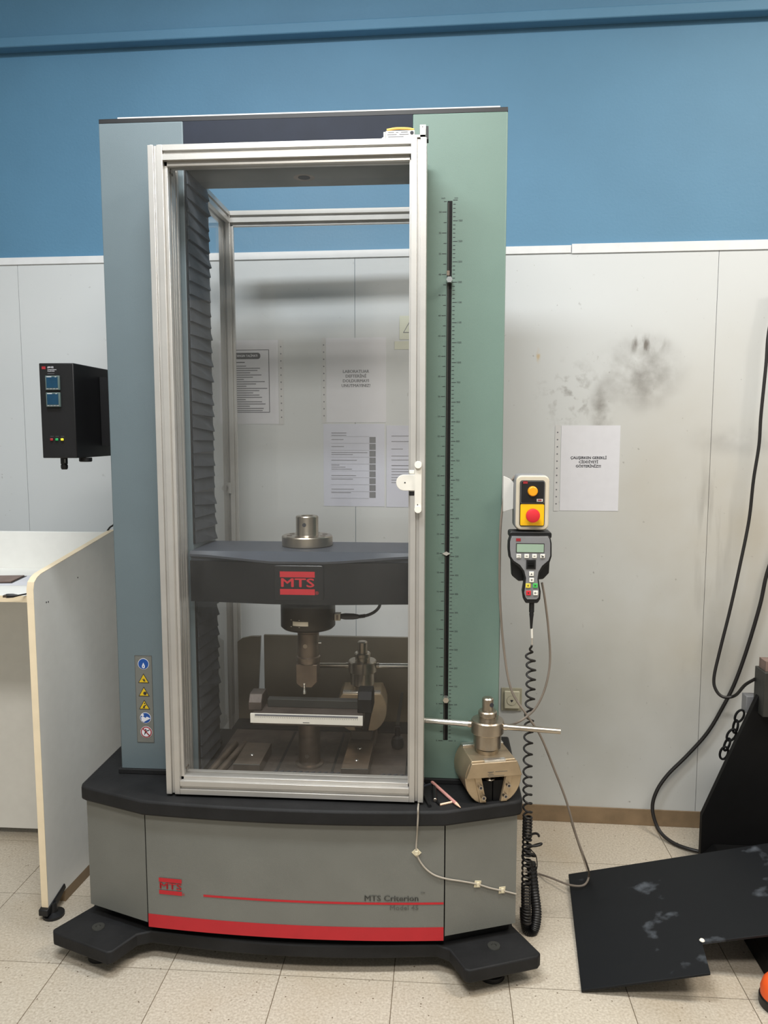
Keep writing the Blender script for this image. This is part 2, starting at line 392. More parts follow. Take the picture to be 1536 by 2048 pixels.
# body panels of the base (three fronts with seams)
def front_panel(x0, x1, dy, z0, z1, name, m, n=64, par=TMc, th=0.02):
    poly = [(x0+(x1-x0)*i/n, lip_y(x0+(x1-x0)*i/n)+dy) for i in range(n+1)]
    poly += [(x, y+th) for x, y in poly[::-1]]
    return MB().prism(poly, 'Z', z0, z1).build(name, m, par)
fp = front_panel(-0.3985, 0.3765, 0.017, 0.10, 0.416, 'front_panel', 'base_grey')
for s, x0, x1 in ((-1, -0.587, -0.4015), (1, 0.3795, 0.565)):
    fpw = front_panel(x0, x1, 0.017, 0.112, 0.416, 'wing_panel', 'base_grey', n=4)
for s in (-1, 1):
    MB().box(min(s*0.560, s*0.576)-0.011, max(s*0.560, s*0.576)-0.011, -0.066, 0.32, 0.112, 0.416).build('side_panel', 'base_grey', TMc, bev=0.002)
MB().prism([(-0.55, 0.30), (-0.55, -0.05), (-0.38, -0.115), (0, -0.13), (0.38, -0.115), (0.55, -0.05), (0.55, 0.30)], 'Z', 0.075, 0.415).build('base_core', 'black', TMc)
onf = lambda e: (lambda p: Vector((p.x, lip_y(p.x)+0.017-e, p.z)))
front_panel(-0.3983, 0.3763, 0.0160, 0.1005, 0.137, 'red_stripe', 'red', par=fp, th=0.0005)
front_panel(-0.245, 0.376, 0.0160, 0.199, 0.2045, 'red_line', 'red', par=fp, th=0.0005)
def logo(par, x0, x1, z0, z1, y=None, fn=None, m='red', txt=True):
    h = z1-z0
    for a, b in ((z0, z0+h*0.25), (z1-h*0.25, z1)):
        mb = MB(); n = 4
        for i in range(n):
            xa, xb = x0+(x1-x0)*i/n, x0+(x1-x0)*(i+1)/n
            q = [Vector((xa, y or 0, a)), Vector((xb, y or 0, a)), Vector((xb, y or 0, b)), Vector((xa, y or 0, b))]
            if fn: q = [fn(p) for p in q]
            mb.add(q, [(0, 1, 2, 3)])
        mb.build('logo_bar', m, par)
    if txt:
        lettering('MTS', h*0.52, T(((x0+x1)/2, y or 0, (z0+z1)/2)), m, par, sx=(x1-x0)/(h*0.52*1.86), offset=h*0.018, fn=fn)
        lettering('®', h*0.2, T((x1+h*0.09, y or 0, z0+h*0.08)), m, par, fn=fn)
logo(fp, -0.366, -0.303, 0.196, 0.241, fn=onf(0.0014))
lettering('MTS Criterion', 0.021, T((0.313, 0, 0.2155)), 'dull_print', fp, align='RIGHT', offset=0.0006, fn=onf(0.0014), sx=1.12)
lettering('TM', 0.008, T((0.323, 0, 0.230)), 'dull_print', fp, fn=onf(0.0014))
lettering('Model 45', 0.017, T((0.313, 0, 0.190)), 'dull_print', fp, align='RIGHT', fn=onf(0.0014), sx=1.15)
# bottom plate with out-turned feet
bp_ = [(-0.60, 0.33), (-0.60, -0.035), (-0.664, -0.142), (-0.655, -0.156), (-0.476, -0.221), (-0.462, -0.216), (-0.425, -0.146), (-0.39, -0.130)]
bp_ += [(x, -0.157+0.027*(x/0.38)**2) for x in [-0.34+0.068*i for i in range(11)]]
bp_ += [(-x, y) for x, y in bp_[:8][::-1]]
bp_ = [(x*0.967-0.019, y) for x, y in bp_]
MB().prism(bp_, 'Z', 0.045, 0.08).build('base_plate', 'charcoal', TMc, bev=0.004)
for s in (-1, 1):
    MB().lathe([(0.034, 0.0), (0.034, 0.012), (0.016, 0.02), (0.014, 0.046)], (s*0.52-0.019, -0.125, 0), 24).build('levelling_foot', 'black', TMc)
    MB().lathe([(0.017, 0.0805), (0.016, 0.083), (0.007, 0.083), (0.006, 0.080)], (s*0.525-0.019, -0.125, 0), 24).build('foot_bolt', 'machine_grey', TMc)
    MB().lathe([(0.034, 0.0), (0.034, 0.012), (0.016, 0.02), (0.014, 0.046)], (s*0.52-0.019, 0.29, 0), 16).build('levelling_foot', 'black', TMc)
# columns
cl = MB().box(-0.519, -0.299, 0.0, 0.205, DZ+0.012, 2.182).build('column', 'column_light_tint_left', TMc, bev=0.0025, label='left column with a blue-grey light tint in its paint')
cr = MB().box(0.285, 0.519, 0.0, 0.205, DZ+0.012, 2.182).build('column', 'column_light_tint_right', TMc, bev=0.0025, label='right column with ruler slot and a sage-green light tint in its paint')
for x0, x1 in ((-0.525, -0.295), (0.281, 0.525)):
    MB().box(x0, x1, -0.008, 0.215, DZ, DZ+0.014).build('column_plinth', 'charcoal', TMc, bev=0.002)
MB().box(-0.519, 0.519, 0.002, 0.205, 2.182, 2.1935).build('crown_cap', 'black', TMc, bev=0.001)
MB().prism([(-0.47, 0.004), (0.50, 0.004), (0.47, 0.19), (-0.45, 0.19)], 'Z', 2.1935, 2.197).build('cap_highlight', 'light_grey', TMc)  # light slab that paints the bright highlight along the cap's top edge
cb = MB().box(-0.2985, 0.2845, 0.002, 0.17, 2.07, 2.182).build('crown_beam', 'navy', TMc)
MB().box(-0.2985, 0.2845, 0.012, 0.165, 2.066, 2.0705).build('crown_underside', 'crown_grey', TMc)
MB().lathe([(0.016, 2.0655), (0.016, 2.0662)], (-0.005, 0.091, 0), 24).build('bolt_hole', 'ink', TMc)
MB().lathe([(0.028, 2.0659), (0.028, 2.0662)], (-0.005, 0.091, 0), 24).build('bolt_ring', 'steel_dark', TMc)
# bellows covers on the inner face of the left column: each fold a tilted slat
def bellows(z0, z1, dx0):
    MB().box(-0.2995, -0.296, 0.001, 0.195, z0, z1).build('bellows_backing', 'black', cl)
    n = int((z1-z0)/0.0335)
    for i in range(n):
        z = z0+(i+0.5)*(z1-z0)/n; sag = random.uniform(0, 0.006); tilt = random.uniform(-0.006, 0.010)
        vs = [(-0.2955, 0.008, z+0.016), (-0.2955, 0.180, z+0.016-tilt), (-0.290-sag*0.6, 0.008, z-0.017), (-0.287+sag, 0.170, z-0.019-tilt),
              (-0.2955, 0.008, z-0.018), (-0.2955, 0.180, z-0.020-tilt)]
        MB().add(vs, [(0, 1, 3, 2), (2, 3, 5, 4), (0, 2, 4), (1, 5, 3), (0, 4, 5, 1)]).build('bellows_fold', 'bellows', cl)
bellows(1.10, 2.066, 0)
bellows(DZ+0.014, 0.945, 0)
# ruler slot on the right column
MB().box(0.3725, 0.3845, -0.0006, 0.004, 0.576, 1.972).build('ruler_slot', 'machine_black', cr)
MB().cyl((0.3750, -0.0012, 0.578), 0.0018, 1.39).build('guide_rod', 'machine_grey', cr)
tk = MB()
for i in range(141):
    z = 0.574+i*0.01; ln = 0.011 if i % 5 == 0 else 0.006
    tk.box(0.3865, 0.3865+ln, -0.0005, 0.0, z-0.0006, z+0.0006)
for i in range(56):
    z = 0.574+i*0.0254; ln = 0.011 if i % 2 == 0 else 0.007
    tk.box(0.3705-ln, 0.3705, -0.0005, 0.0, z-0.0006, z+0.0006)
tk.build('scale_ticks', 'ink', cr)
for i in range(0, 28): lettering(str(i*50), 0.0062, T((0.404, -0.0006, 0.574+i*0.05)), 'ink', cr, name='scale_number')
for i in range(0, 28): lettering(str(i*2), 0.0062, T((0.3545, -0.0006, 0.574+i*0.0508)), 'ink', cr, name='scale_number')
lettering('inch', 0.006, T((0.362, -0.0006, 1.979)), 'ink', cr, name='scale_number')
lettering('mm', 0.006, T((0.394, -0.0006, 1.979)), 'ink', cr, name='scale_number')
for z in (1.777, 0.693):
    MB().lathe([(0.008, -0.022), (0.0085, -0.018), (0.0085, -0.004), (0.006, -0.004), (0.006, 0.0)], (0.3785, 0, z), 6, 'Y').build('limit_knob', 'bright_steel', cr)
MB().prism([(0.366, 1.082), (0.3765, 1.0765), (0.387, 1.082), (0.3765, 1.0875)], 'Y', -0.006, 0.0).build('height_pointer', 'bright_steel', cr)
MB().box(0.372, 0.379, -0.004, 0, 1.79, 1.802).build('rod_stop', 'steel_dark', cr)
# crosshead
def xh(x): return max(0.0, min(1.0, (0.27-abs(x-0.0))/0.19))
XX = [-0.2985, -0.25, -0.19, -0.13, -0.075, 0.0, 0.06, 0.12, 0.18, 0.24, 0.2845]
ch = MB().box(-0.2985, 0.2845, -0.028, 0.165, 0.955, 1.086).build('crosshead', 'slate', TMc, bev=0.003)
m_ = MB(); n = len(XX); vs = []
for x in XX:
    b_ = xh(x); vs += [(x, -0.0305, 1.086), (x, -0.034-0.032*b_, 1.078-0.012*b_), (x, -0.034-0.030*b_, 1.072-0.012*b_), (x, -0.0305, 1.070-0.012*b_)]
fs = []
for i in range(n-1):
    for k in range(4): q = (k+1) % 4; fs.append((i*4+k, (i+1)*4+k, (i+1)*4+q, i*4+q))
m_.add(vs, fs).build('top_fascia', 'slate', ch)
MB().prism([(x, -0.032-0.022*xh(x)) for x in XX] + [(0.2845, -0.0282), (-0.2985, -0.0282)], 'Z', 0.951, 1.060).build('front_fascia', 'gloss_black', ch)
lp = MB().prism(rrect(-0.068, 0.062, 0.965, 1.056, 0.006), 'Y', -0.063, -0.05).build('logo_plate', 'gloss_black', TMc, bev=0.002)
logo(lp, -0.052, 0.039, 0.979, 1.040, y=-0.0636)
MB().lathe([(0.06, 0.935), (0.066, 0.94), (0.066, 0.956)], (-0.005, 0.09, 0), 32).build('mounting_boss', 'black', ch)
# deck ridges, too fine to pick apart
rd = MB()
for sx in (-1, 1):
    for i in range(16):
        M = T((sx*(0.02+0.019*i)-0.01, -0.045, 0)) @ Matrix.Rotation(R(sx*-52), 4, 'Z')
        rd.box(-0.0025, 0.0025, -0.06, 0.06, DZ, DZ+0.003, M)
for xr in [0.185+0.017*i for i in range(5)] + [-0.115+0.0175*i for i in range(12)]:
    M = T((xr, 0.015, 0)) @ Matrix.Rotation(R(-52), 4, 'Z')
    rd.box(-0.002, 0.002, -0.035, 0.035, DZ+0.002, DZ+0.0045, M)
o = rd.build('anti_slip_ridges', 'slate', TMc); o['kind'] = 'stuff'
MB().box(-0.28, 0.268, -0.02, 0.33, DZ, DZ+0.002).build('work_table', 'deck_steel', TMc)
for x in (-0.09, 0.065):
    MB().box(x-0.004, x+0.004, 0.0, 0.32, DZ+0.0015, DZ+0.0024).build('table_groove', 'black', TMc)
# warning label
wl = MB().box(-0.4705, -0.4235, -0.0008, 0.0, 0.545, 0.790).build('warning_label', 'base_grey', TMc)
for a, b_, c_, d_ in ((-0.4705, -0.4235, 0.5445, 0.5455), (-0.4705, -0.4235, 0.7895, 0.7905), (-0.471, -0.4700, 0.545, 0.79), (-0.424, -0.4230, 0.545, 0.79)):
    MB().box(a, b_, -0.0012, 0.0, c_, d_).build('label_border', 'dull_print', wl)
def disc(x, z, r, y, m, n=28, name='pictogram'):
    return MB().prism([(x+r*math.cos(2*math.pi*i/n), z+r*math.sin(2*math.pi*i/n)) for i in range(n)], 'Y', y, y+0.0004).build(name, m, wl)
def poly(pts, y, m, name='pictogram'): return MB().prism(pts, 'Y', y, y+0.0004).build(name, m, wl)
cx = -0.4465
disc(cx, 0.767, 0.0155, -0.0014, 'paper'); disc(cx, 0.767, 0.0142, -0.0018, 'sign_blue')
poly([(cx-0.004, 0.757), (cx, 0.755), (cx+0.004, 0.757), (cx+0.004, 0.762), (cx, 0.771), (cx-0.004, 0.762)], -0.0022, 'paper')
poly([(cx-0.0015, 0.759), (cx+0.0015, 0.759), (cx, 0.764)], -0.0026, 'sign_blue')
for k, z in enumerate((0.7265, 0.689, 0.652)):
    poly([(cx-0.0165, z-0.013), (cx+0.0145, z-0.013), (cx-0.001, z+0.014)], -0.0014, 'ink')
    poly([(cx-0.0135, z-0.0112), (cx+0.0115, z-0.0112), (cx-0.001, z+0.0105)], -0.0018, 'sign_yellow')
    if k == 0:
        poly([(cx-0.006, z-0.002), (cx, z-0.004), (cx+0.005, z-0.007), (cx, z-0.009), (cx-0.002, z-0.005)], -0.0022, 'ink')
        poly([(cx-0.002, z-0.0), (cx+0.003, z-0.003), (cx+0.001, z-0.006)], -0.0022, 'ink')
    elif k == 1:
        disc(cx+0.002, z-0.0045, 0.0048, -0.0022, 'ink')
    else:
        poly([(cx-0.006, z-0.010), (cx-0.003, z-0.003), (cx+0.004, z+0.001), (cx+0.005, z-0.001), (cx, z-0.005), (cx+0.001, z-0.010), (cx-0.002, z-0.009)], -0.0022, 'ink')
        disc(cx, z+0.004, 0.0018, -0.0022, 'ink')
z = 0.6145
disc(cx+0.001, z, 0.0155, -0.0014, 'paper'); disc(cx+0.001, z, 0.0142, -0.0018, 'sign_blue')
disc(cx-0.007, z+0.008, 0.0038, -0.0022, 'paper')
poly([(cx-0.011, z+0.002), (cx-0.005, z+0.004), (cx+0.001, z+0.0), (cx+0.005, z+0.004), (cx+0.015, z-0.001), (cx+0.002, z-0.008), (cx-0.004, z-0.012), (cx-0.010, z-0.008)], -0.0022, 'paper')
z = 0.574
disc(cx+0.002, z, 0.0165, -0.0014, 'paper'); disc(cx+0.002, z, 0.0155, -0.0018, 'dark_red'); disc(cx+0.002, z, 0.0125, -0.0022, 'paper')
poly([(cx-0.008, z+0.010), (cx-0.006, z+0.012), (cx+0.013, z-0.009), (cx+0.011, z-0.011)], -0.0030, 'dark_red')
poly([(cx-0.004, z-0.009), (cx+0.002, z-0.001), (cx+0.008, z-0.009), (cx+0.003, z+0.002), (cx+0.012, z+0.006), (cx+0.011, z+0.008), (cx+0.001, z+0.004), (cx-0.002, z+0.001)], -0.0026, 'ink')
disc(cx+0.001, z+0.0075, 0.002, -0.0026, 'ink')

# ================================================================== SAFETY ENCLOSURE
EN = thing('safety_enclosure', 'clear-walled aluminium profile enclosure with framed door around the test space', 'enclosure', (-0.01, -0.1, DZ))
XL, XR = -0.326, 0.304; s_ = 0.036
yF, yB = -0.112, -0.074
for x in (XL, XR):
    profile_bar('Z', (x, yF), 0.462, 2.079).build('door_post', 'aluminium', EN, bev=0.0008)
    profile_bar('Z', (x, yB), 0.462, 2.079).build('frame_post', 'aluminium', EN, bev=0.0008)
for z in (0.480, 2.061):
    profile_bar('X', (yF, z), XL+0.018, XR-0.018).build('door_rail', 'aluminium', EN, bev=0.0008)
    profile_bar('X', (yB, z), XL+0.018, XR-0.018).build('frame_rail', 'aluminium', EN, bev=0.0008)
# glazing beads around the door pane
xi0, xi1, zi0, zi1 = XL+0.018, XR-0.018, 0.498, 2.043
MB().box(xi0, xi1, -0.119, -0.105, zi1-0.011, zi1).build('glazing_bead', 'aluminium', EN, bev=0.001)
MB().box(xi0, xi1, -0.119, -0.105, zi0, zi0+0.009).build('glazing_bead', 'aluminium', EN, bev=0.001)
MB().box(xi0, xi0+0.008, -0.119, -0.105, zi0, zi1).build('glazing_bead', 'aluminium', EN, bev=0.001)
MB().box(xi1-0.004, xi1, -0.119, -0.105, zi0, zi1).build('glazing_bead', 'aluminium', EN, bev=0.001)
MB().box(xi0+0.004, xi1-0.003, -0.114, -0.110, zi0+0.004, zi1-0.005).build('door_pane', 'clear_pane', EN)
# short side walls from the frame to the columns
for x in (XL, XR):
    profile_bar('Z', (x, -0.0365), 0.472, 2.07).build('side_jamb', 'aluminium', EN, bev=0.0008)
    MB().box(x-0.010, x+0.012, -0.018, -0.0005, 0.475, 2.06).build('jamb_strip', 'aluminium', EN, bev=0.001)
for z in (0.56, 1.99, 2.035):
    pass
for z in (2.030, 0.512):
    for dy in (-0.005, 0.009):
        MB().lathe([(0.0035, 0), (0.0035, 0.002)], (XL+0.018, yB+dy, z), 12, 'X').build('screw', 'steel_dark', EN)
# rear frame
yR = 0.478
for x in (XL, XR): profile_bar('Z', (x, yR), 0.40, 2.09).build('rear_post', 'aluminium', EN, bev=0.0008)
profile_bar('X', (yR, 2.072), XL+0.018, XR-0.018).build('rear_rail', 'aluminium', EN, bev=0.0008)
profile_bar('X', (yR, 0.42), XL+0.018, XR-0.018).build('rear_rail', 'aluminium', EN, bev=0.0008)
MB().box(XL+0.018, XR-0.018, yR-0.009, yR+0.004, 2.044, 2.054).build('glazing_bead', 'aluminium', EN, bev=0.001)
MB().box(XL+0.018, XL+0.026, yR-0.009, yR+0.004, 0.44, 2.05).build('glazing_bead', 'aluminium', EN, bev=0.001)
MB().box(XL+0.012, XR-0.012, yR+0.004, yR+0.008, 0.43, 2.056).build('rear_pane', 'clear_pane', EN)
for x in (XL, XR):
    profile_bar('Y', (x, 2.072), 0.2055, yR-0.018).build('side_rail', 'aluminium', EN, bev=0.0008)
    MB().box(x-0.002, x+0.002, 0.2055, yR-0.012, 0.46, 2.056).build('side_pane', 'clear_pane', EN)
rh = MB().box(XL-0.008, XL+0.008, yR-0.024, yR-0.0185, 1.20, 1.235).build('rear_latch', 'aluminium', EN)
MB().cyl((XL-0.012, yR-0.024, 1.217), 0.011, 0.0055, 'Y', 16).build('latch_knob', 'aluminium', EN)
# door handle
hx = XR+0.002
hd = MB().prism(rrect(hx-0.0085, hx+0.0085, 1.205, 1.325, 0.003), 'Y', -0.139, -0.1305).build('door_handle', 'offwhite', EN, bev=0.001)
for z in (1.319, 1.211): MB().lathe([(0.0085, -0.1455), (0.009, -0.143), (0.009, -0.139)], (hx, 0, z), 20, 'Y').build('cap', 'white_plastic', hd)
MB().cyl((hx-0.001, -0.1395, 1.222), 0.0016, 0.001, 'Y', 10).build('screw_hole', 'ink', hd)
tg = [(hx-0.0075, 1.256), (hx-0.0075, 1.295)] + [(hx-0.034+0.0195*math.cos(R(a)), 1.2755+0.0195*math.sin(R(a))) for a in range(90, 271, 15)]
lt = MB().prism(tg, 'Y', -0.136, -0.131).build('latch_tongue', 'offwhite', EN, bev=0.0008)
MB().cyl((hx-0.032, -0.1365, 1.2755), 0.0018, 0.001, 'Y', 10).build('screw_hole', 'ink', lt)
MB().box(hx-0.022, hx-0.009, -0.131, -0.1205, 1.296, 1.306).build('latch_block', 'white_plastic', lt, bev=0.002)
MB().box(hx-0.022, hx-0.009, -0.131, -0.1205, 1.243, 1.254).build('latch_block', 'black', lt, bev=0.002)
# interlock switch on the top rail and its bracket
sw = MB().box(0.226, 0.294, -0.125, -0.098, 2.0795, 2.0975).build('interlock_switch', 'light_grey', EN, bev=0.0015)
MB().box(0.221, 0.2255, -0.124, -0.10, 2.0795, 2.0955).build('switch_end', 'white_plastic', sw, bev=0.001)
MB().tube(spline([(0.228, -0.112, 2.1035), (0.25, -0.112, 2.1065), (0.278, -0.112, 2.1055), (0.292, -0.112, 2.1025)], 5), 0.0028).build('yellow_tab', 'yellow_tag', sw)
MB().cyl((0.2875, -0.1255, 2.0915), 0.0042, 0.0015, 'Y', 14).build('switch_bore', 'ink', sw)
for a_, b_, z in ((0.232, 0.246, 2.0935), (0.250, 0.256, 2.0935), (0.262, 0.278, 2.0935), (0.230, 0.252, 2.0885), (0.258, 0.280, 2.0885), (0.232, 0.268, 2.0835)):
    MB().box(a_, b_, -0.1254, -0.125, z-0.0006, z+0.0006).build('print_line', 'ink_grey', sw)
MB().tube(spline([(0.222, -0.112, 2.087), (0.214, -0.112, 2.082), (0.205, -0.108, 2.081)], 5), 0.0022).build('switch_lead', 'white_plastic', sw)
br = MB().box(0.306, 0.320, -0.128, -0.122, 2.079, 2.108).build('interlock_bracket', 'aluminium', EN, bev=0.0008)
MB().box(0.292, 0.320, -0.128, -0.10, 2.0795, 2.086).build('bracket_foot', 'aluminium', br, bev=0.0008)
MB().cyl((0.3125, -0.1285, 2.103), 0.0012, 0.001, 'Y', 10).build('screw_hole', 'ink', br)
MB().box(0.3205, 0.326, -0.126, -0.10, 2.076, 2.105).build('bracket_cover', 'black', br)

# ================================================================== TEST TOOLING INSIDE
AX = (-0.006, 0.09)
fl_ = thing('mounting_flange', 'bright steel flange with pinned stub standing on top of the crosshead', 'flange', (AX[0], AX[1], 1.0865))
def AL(prof, nm, m, par, n=40): return MB().lathe([(r, z) for r, z in prof], (AX[0], AX[1], 0), n).build(nm, m, par)
AL([(0.068, 1.0865), (0.070, 1.089), (0.070, 1.112), (0.0675, 1.115)], 'flange_disc', 'steel', fl_)
AL([(0.032, 1.115), (0.031, 1.117), (0.031, 1.166), (0.029, 1.1685), (0.017, 1.1685), (0.016, 1.160)], 'stub', 'steel', fl_)
MB().cyl((AX[0]-0.003, AX[1]-0.0318, 1.146), 0.0055, 0.004, 'Y', 16).build('pin_hole', 'ink', fl_)
for k in range(8):
    a = 2*math.pi*(k+0.5)/8
    MB().cyl((AX[0]+0.05*math.cos(a), AX[1]+0.05*math.sin(a), 1.1152), 0.0075, 0.0006, 'Z', 14).build('bolt_socket', 'steel_dark', fl_)
lc = thing('load_cell', 'dark bronze drum-shaped load cell hanging under the crosshead', 'load cell', (AX[0], AX[1], 0.845))
AL([(0.060, 0.9345), (0.074, 0.928), (0.076, 0.922), (0.076, 0.862), (0.070, 0.856), (0.035, 0.851)][::-1], 'drum', 'bronze_black', lc, 48)
def ring(p, r=0.0762):      # wrap print onto the drum
    a = (p.x-AX[0])/r; return Vector((AX[0]+r*math.sin(a), AX[1]-r*math.cos(a), p.z))
q = MB(); nx = 6
for i in range(nx):
    a0, a1 = -0.031+0.044*i/nx, -0.031+0.044*(i+1)/nx
    q.add([ring(Vector((AX[0]+a, 0, z)), 0.0764) for a, z in ((a0, 0.876), (a1, 0.876), (a1, 0.888), (a0, 0.888))], [(0, 1, 2, 3)])
q.build('type_plate', 'beige', lc)
for z in (0.872, 0.891): 
    MB().add([ring(Vector((AX[0]+a, 0, zz0)), 0.0764) for a, zz0 in ((-0.038, z), (-0.01, z), (-0.01, z+0.0013), (-0.038, z+0.0013))], [(0, 1, 2, 3)]).build('print_line', 'beige', lc)
MB().box(0.070, 0.086, 0.075, 0.10, 0.878, 0.897).build('socket_block', 'beige', lc, bev=0.001)
MB().box(0.075, 0.081, 0.0735, 0.076, 0.881, 0.894).build('socket_slot', 'steel_dark', lc)
lcc = thing('load_cell_cable', 'short black cable with ribbed boot plugged into the load cell', 'cable', (0.086, 0.0875, 0.887))
MB().lathe([(0.007, 0), (0.009, 0.012), (0.0085, 0.035), (0.006, 0.05)], (0.0865, 0.0875, 0.888), 16, 'X').build('plug', 'black', lcc)
pts = spline([(0.136, 0.0875, 0.888), (0.160, 0.088, 0.892), (0.182, 0.09, 0.903), (0.195, 0.09, 0.922), (0.190, 0.09, 0.953)], 10)
MB().tube(pts, 0.0042).build('lead', 'cable_black', lcc)
for i in range(7):
    p = pts[1+i]; MB().lathe([(0.0045, -0.0012), (0.0062, 0), (0.0045, 0.0012)], p, 12, 'X').build('strain_rib', 'black', lcc)
ln_ = thing('loading_nose', 'brown steel loading nose hanging below the load cell', 'tool', (AX[0], AX[1], 0.67))
AL([(0.031, 0.755), (0.033, 0.759), (0.033, 0.772), (0.030, 0.775), (0.030, 0.840), (0.036, 0.845), (0.036, 0.8505)], 'adapter', 'steel_dark', ln_)
MB().cyl((AX[0]-0.004, AX[1]-0.031, 0.808), 0.006, 0.004, 'Y', 14).build('cross_pin', 'steel', ln_)
MB().cyl((AX[0]+0.0295, AX[1]-0.006, 0.813), 0.0035, 0.008, 'X', 12).build('side_pin', 'bright_steel', ln_)
MB().prism([(-0.038, 0.7545), (0.022, 0.7545), (0.022, 0.705), (0.006, 0.688), (-0.024, 0.688), (-0.038, 0.700)], 'Y', 0.065, 0.115).build('nose_block', 'steel_dark', ln_, bev=0.002)
MB().lathe([(0.0045, 0.672), (0.0045, 0.680), (0.003, 0.683), (0.003, 0.696), (0.0042, 0.698), (0.0042, 0.703)], (-0.014, 0.063, 0), 12).build('centring_pin', 'bright_steel', ln_)
# bending fixture
bf = thing('bending_fixture', 'dark steel bending fixture beam with a pale ruler strip on its front', 'fixture', (0, 0.10, DZ+0.0024))
MB().box(-0.150, 0.153, 0.008, 0.085, 0.600, 0.632).build('beam', 'deck_steel', bf, bev=0.002)
MB().box(-0.118, 0.138, 0.06, 0.085, 0.6325, 0.655).build('back_ledge', 'machine_grey', bf, bev=0.001)
for x0, x1, z in ((-0.165, -0.128, 0.675), (0.138, 0.178, 0.690)):
    MB().prism([(0.03, 0.6325), (0.03, z-0.02), (0.045, z), (0.09, z), (0.11, z-0.02), (0.11, 0.6325)], 'X', x0, x1).build('support_block', 'machine_black' if x0 > 0 else 'deck_steel', bf, bev=0.002)
rl = MB().box(-0.153, 0.1555, 0.001, 0.0075, 0.608, 0.634).build('ruler', 'offwhite', bf, bev=0.0006, label='pale ruler strip')
MB().box(-0.140, 0.1425, 0.0004, 0.001, 0.6285, 0.6335).build('ruler_band', 'square_grey', rl)
t_ = MB()
for i in range(57): t_.box(-0.1395+i*0.005, -0.1387+i*0.005, 0.0005, 0.001, 0.6235, 0.6265)
t_.build('ruler_ticks', 'ink', rl)
MB().box(-0.008, 0.010, 0.0005, 0.001, 0.6118, 0.6132).build('print_line', 'ink', rl)
MB().lathe([(0.040, DZ+0.0024), (0.040, DZ+0.008), (0.031, DZ+0.010), (0.030, 0.5995)], (AX[0], 0.09, 0), 32).build('pedestal', 'steel_dark', bf)
MB().cyl((AX[0]-0.002, 0.0585, 0.492), 0.006, 0.004, 'Y', 14).build('cross_pin', 'steel', bf)
# two ground bars on the table
def bar(x0, x1, y0, y1, label, extra):
    t = thing('steel_bar', label, 'bar', ((x0+x1)/2, (y0+y1)/2, DZ+0.0024), group='ground bars on the machine table')
    MB().box(x0, x1, y0, y1, DZ+0.0024, 0.490).build('bar_body', 'steel_dark', t, bev=0.0015)
    MB().box(x0, x1, y0-0.0004, y0+0.0012, 0.4885, 0.4905).build('polished_edge', 'bright_steel', t)
    for yy in extra: MB().lathe([(0.006, 0.4901), (0.005, 0.4915)], ((x0+x1)/2, yy, 0), 14).build('screw_head', 'bright_steel', t)
bar(-0.203, -0.129, 0.0, 0.150, 'short ground steel bar lying on the table, left of the pedestal', (0.065,))
bar(0.096, 0.170, -0.006, 0.320, 'longer ground steel bar lying on the table, right of the pedestal', (0.05, 0.13))
for k, (x0, dx) in enumerate(((-0.268, 0.0), (-0.243, 0.004))):
    t = thing('steel_rod', ('dark round rod lying along the table, nearest the left column', 'dark round rod lying along the table, second from the left column')[k], 'rod', (x0, 0.05, DZ+0.0024), group='rods on the machine table')
    MB().tube([(x0, -0.03+0.01*k, DZ+0.0124), (x0+0.02+dx, 0.19, DZ+0.0124)], 0.010, 16).build('rod_body', 'steel_dark', t)
    MB().tube([(x0-0.0003, -0.0335+0.01*k, DZ+0.0124), (x0, -0.0302+0.01*k, DZ+0.0124)], 0.006, 16).build('rod_tip', 'steel', t)
# dark boards that stand in for the deck's reflection in the rear pane
bo = [(-0.352, DZ+0.0005), (-0.238, DZ+0.0005), (-0.222, 0.735)] + [(-0.235-0.115*math.sin(R(a))*1.0, 0.650+0.085*math.cos(R(a))) for a in (10, 25, 40, 55, 70, 85)]
tag(MB().prism([(max(x, -0.30), z) for x, z in bo], 'Y', 0.425, 0.437).build('reflection_board', 'reflection_brown', bev=0.001), 'dark brown board with a curved corner standing in for a reflection at the rear left', 'board', 'reflection boards behind the test space')
tag(MB().box(-0.213, 0.282, 0.43, 0.442, DZ+0.0005, 0.738).build('reflection_board', 'reflection_brown', bev=0.001), 'wide rectangular dark brown board standing in for a reflection at the rear right', 'board', 'reflection boards behind the test space')
MBs = MB().box(-0.30, 0.29, 0.3405, 0.458, 0.40, DZ).build('rear_ledge', 'charcoal', TMc)
# hanging strap with knob
ts = thing('hanging_strap', 'grey strap with a black knob hanging by the right column inside the enclosure', 'strap', (0.245, 0.22, 0.47))
MB().prism([(0.232, 0.53), (0.243, 0.53), (0.256, 0.63), (0.247, 0.63)], 'Y', 0.214, 0.218).build('strap', 'machine_grey', ts)
MB().lathe([(0.010, 0), (0.018, 0.006), (0.020, 0.018), (0.016, 0.034), (0.009, 0.040), (0.009, 0.066)], (0.238, 0.216, 0.4575), 20).build('knob', 'black', ts)

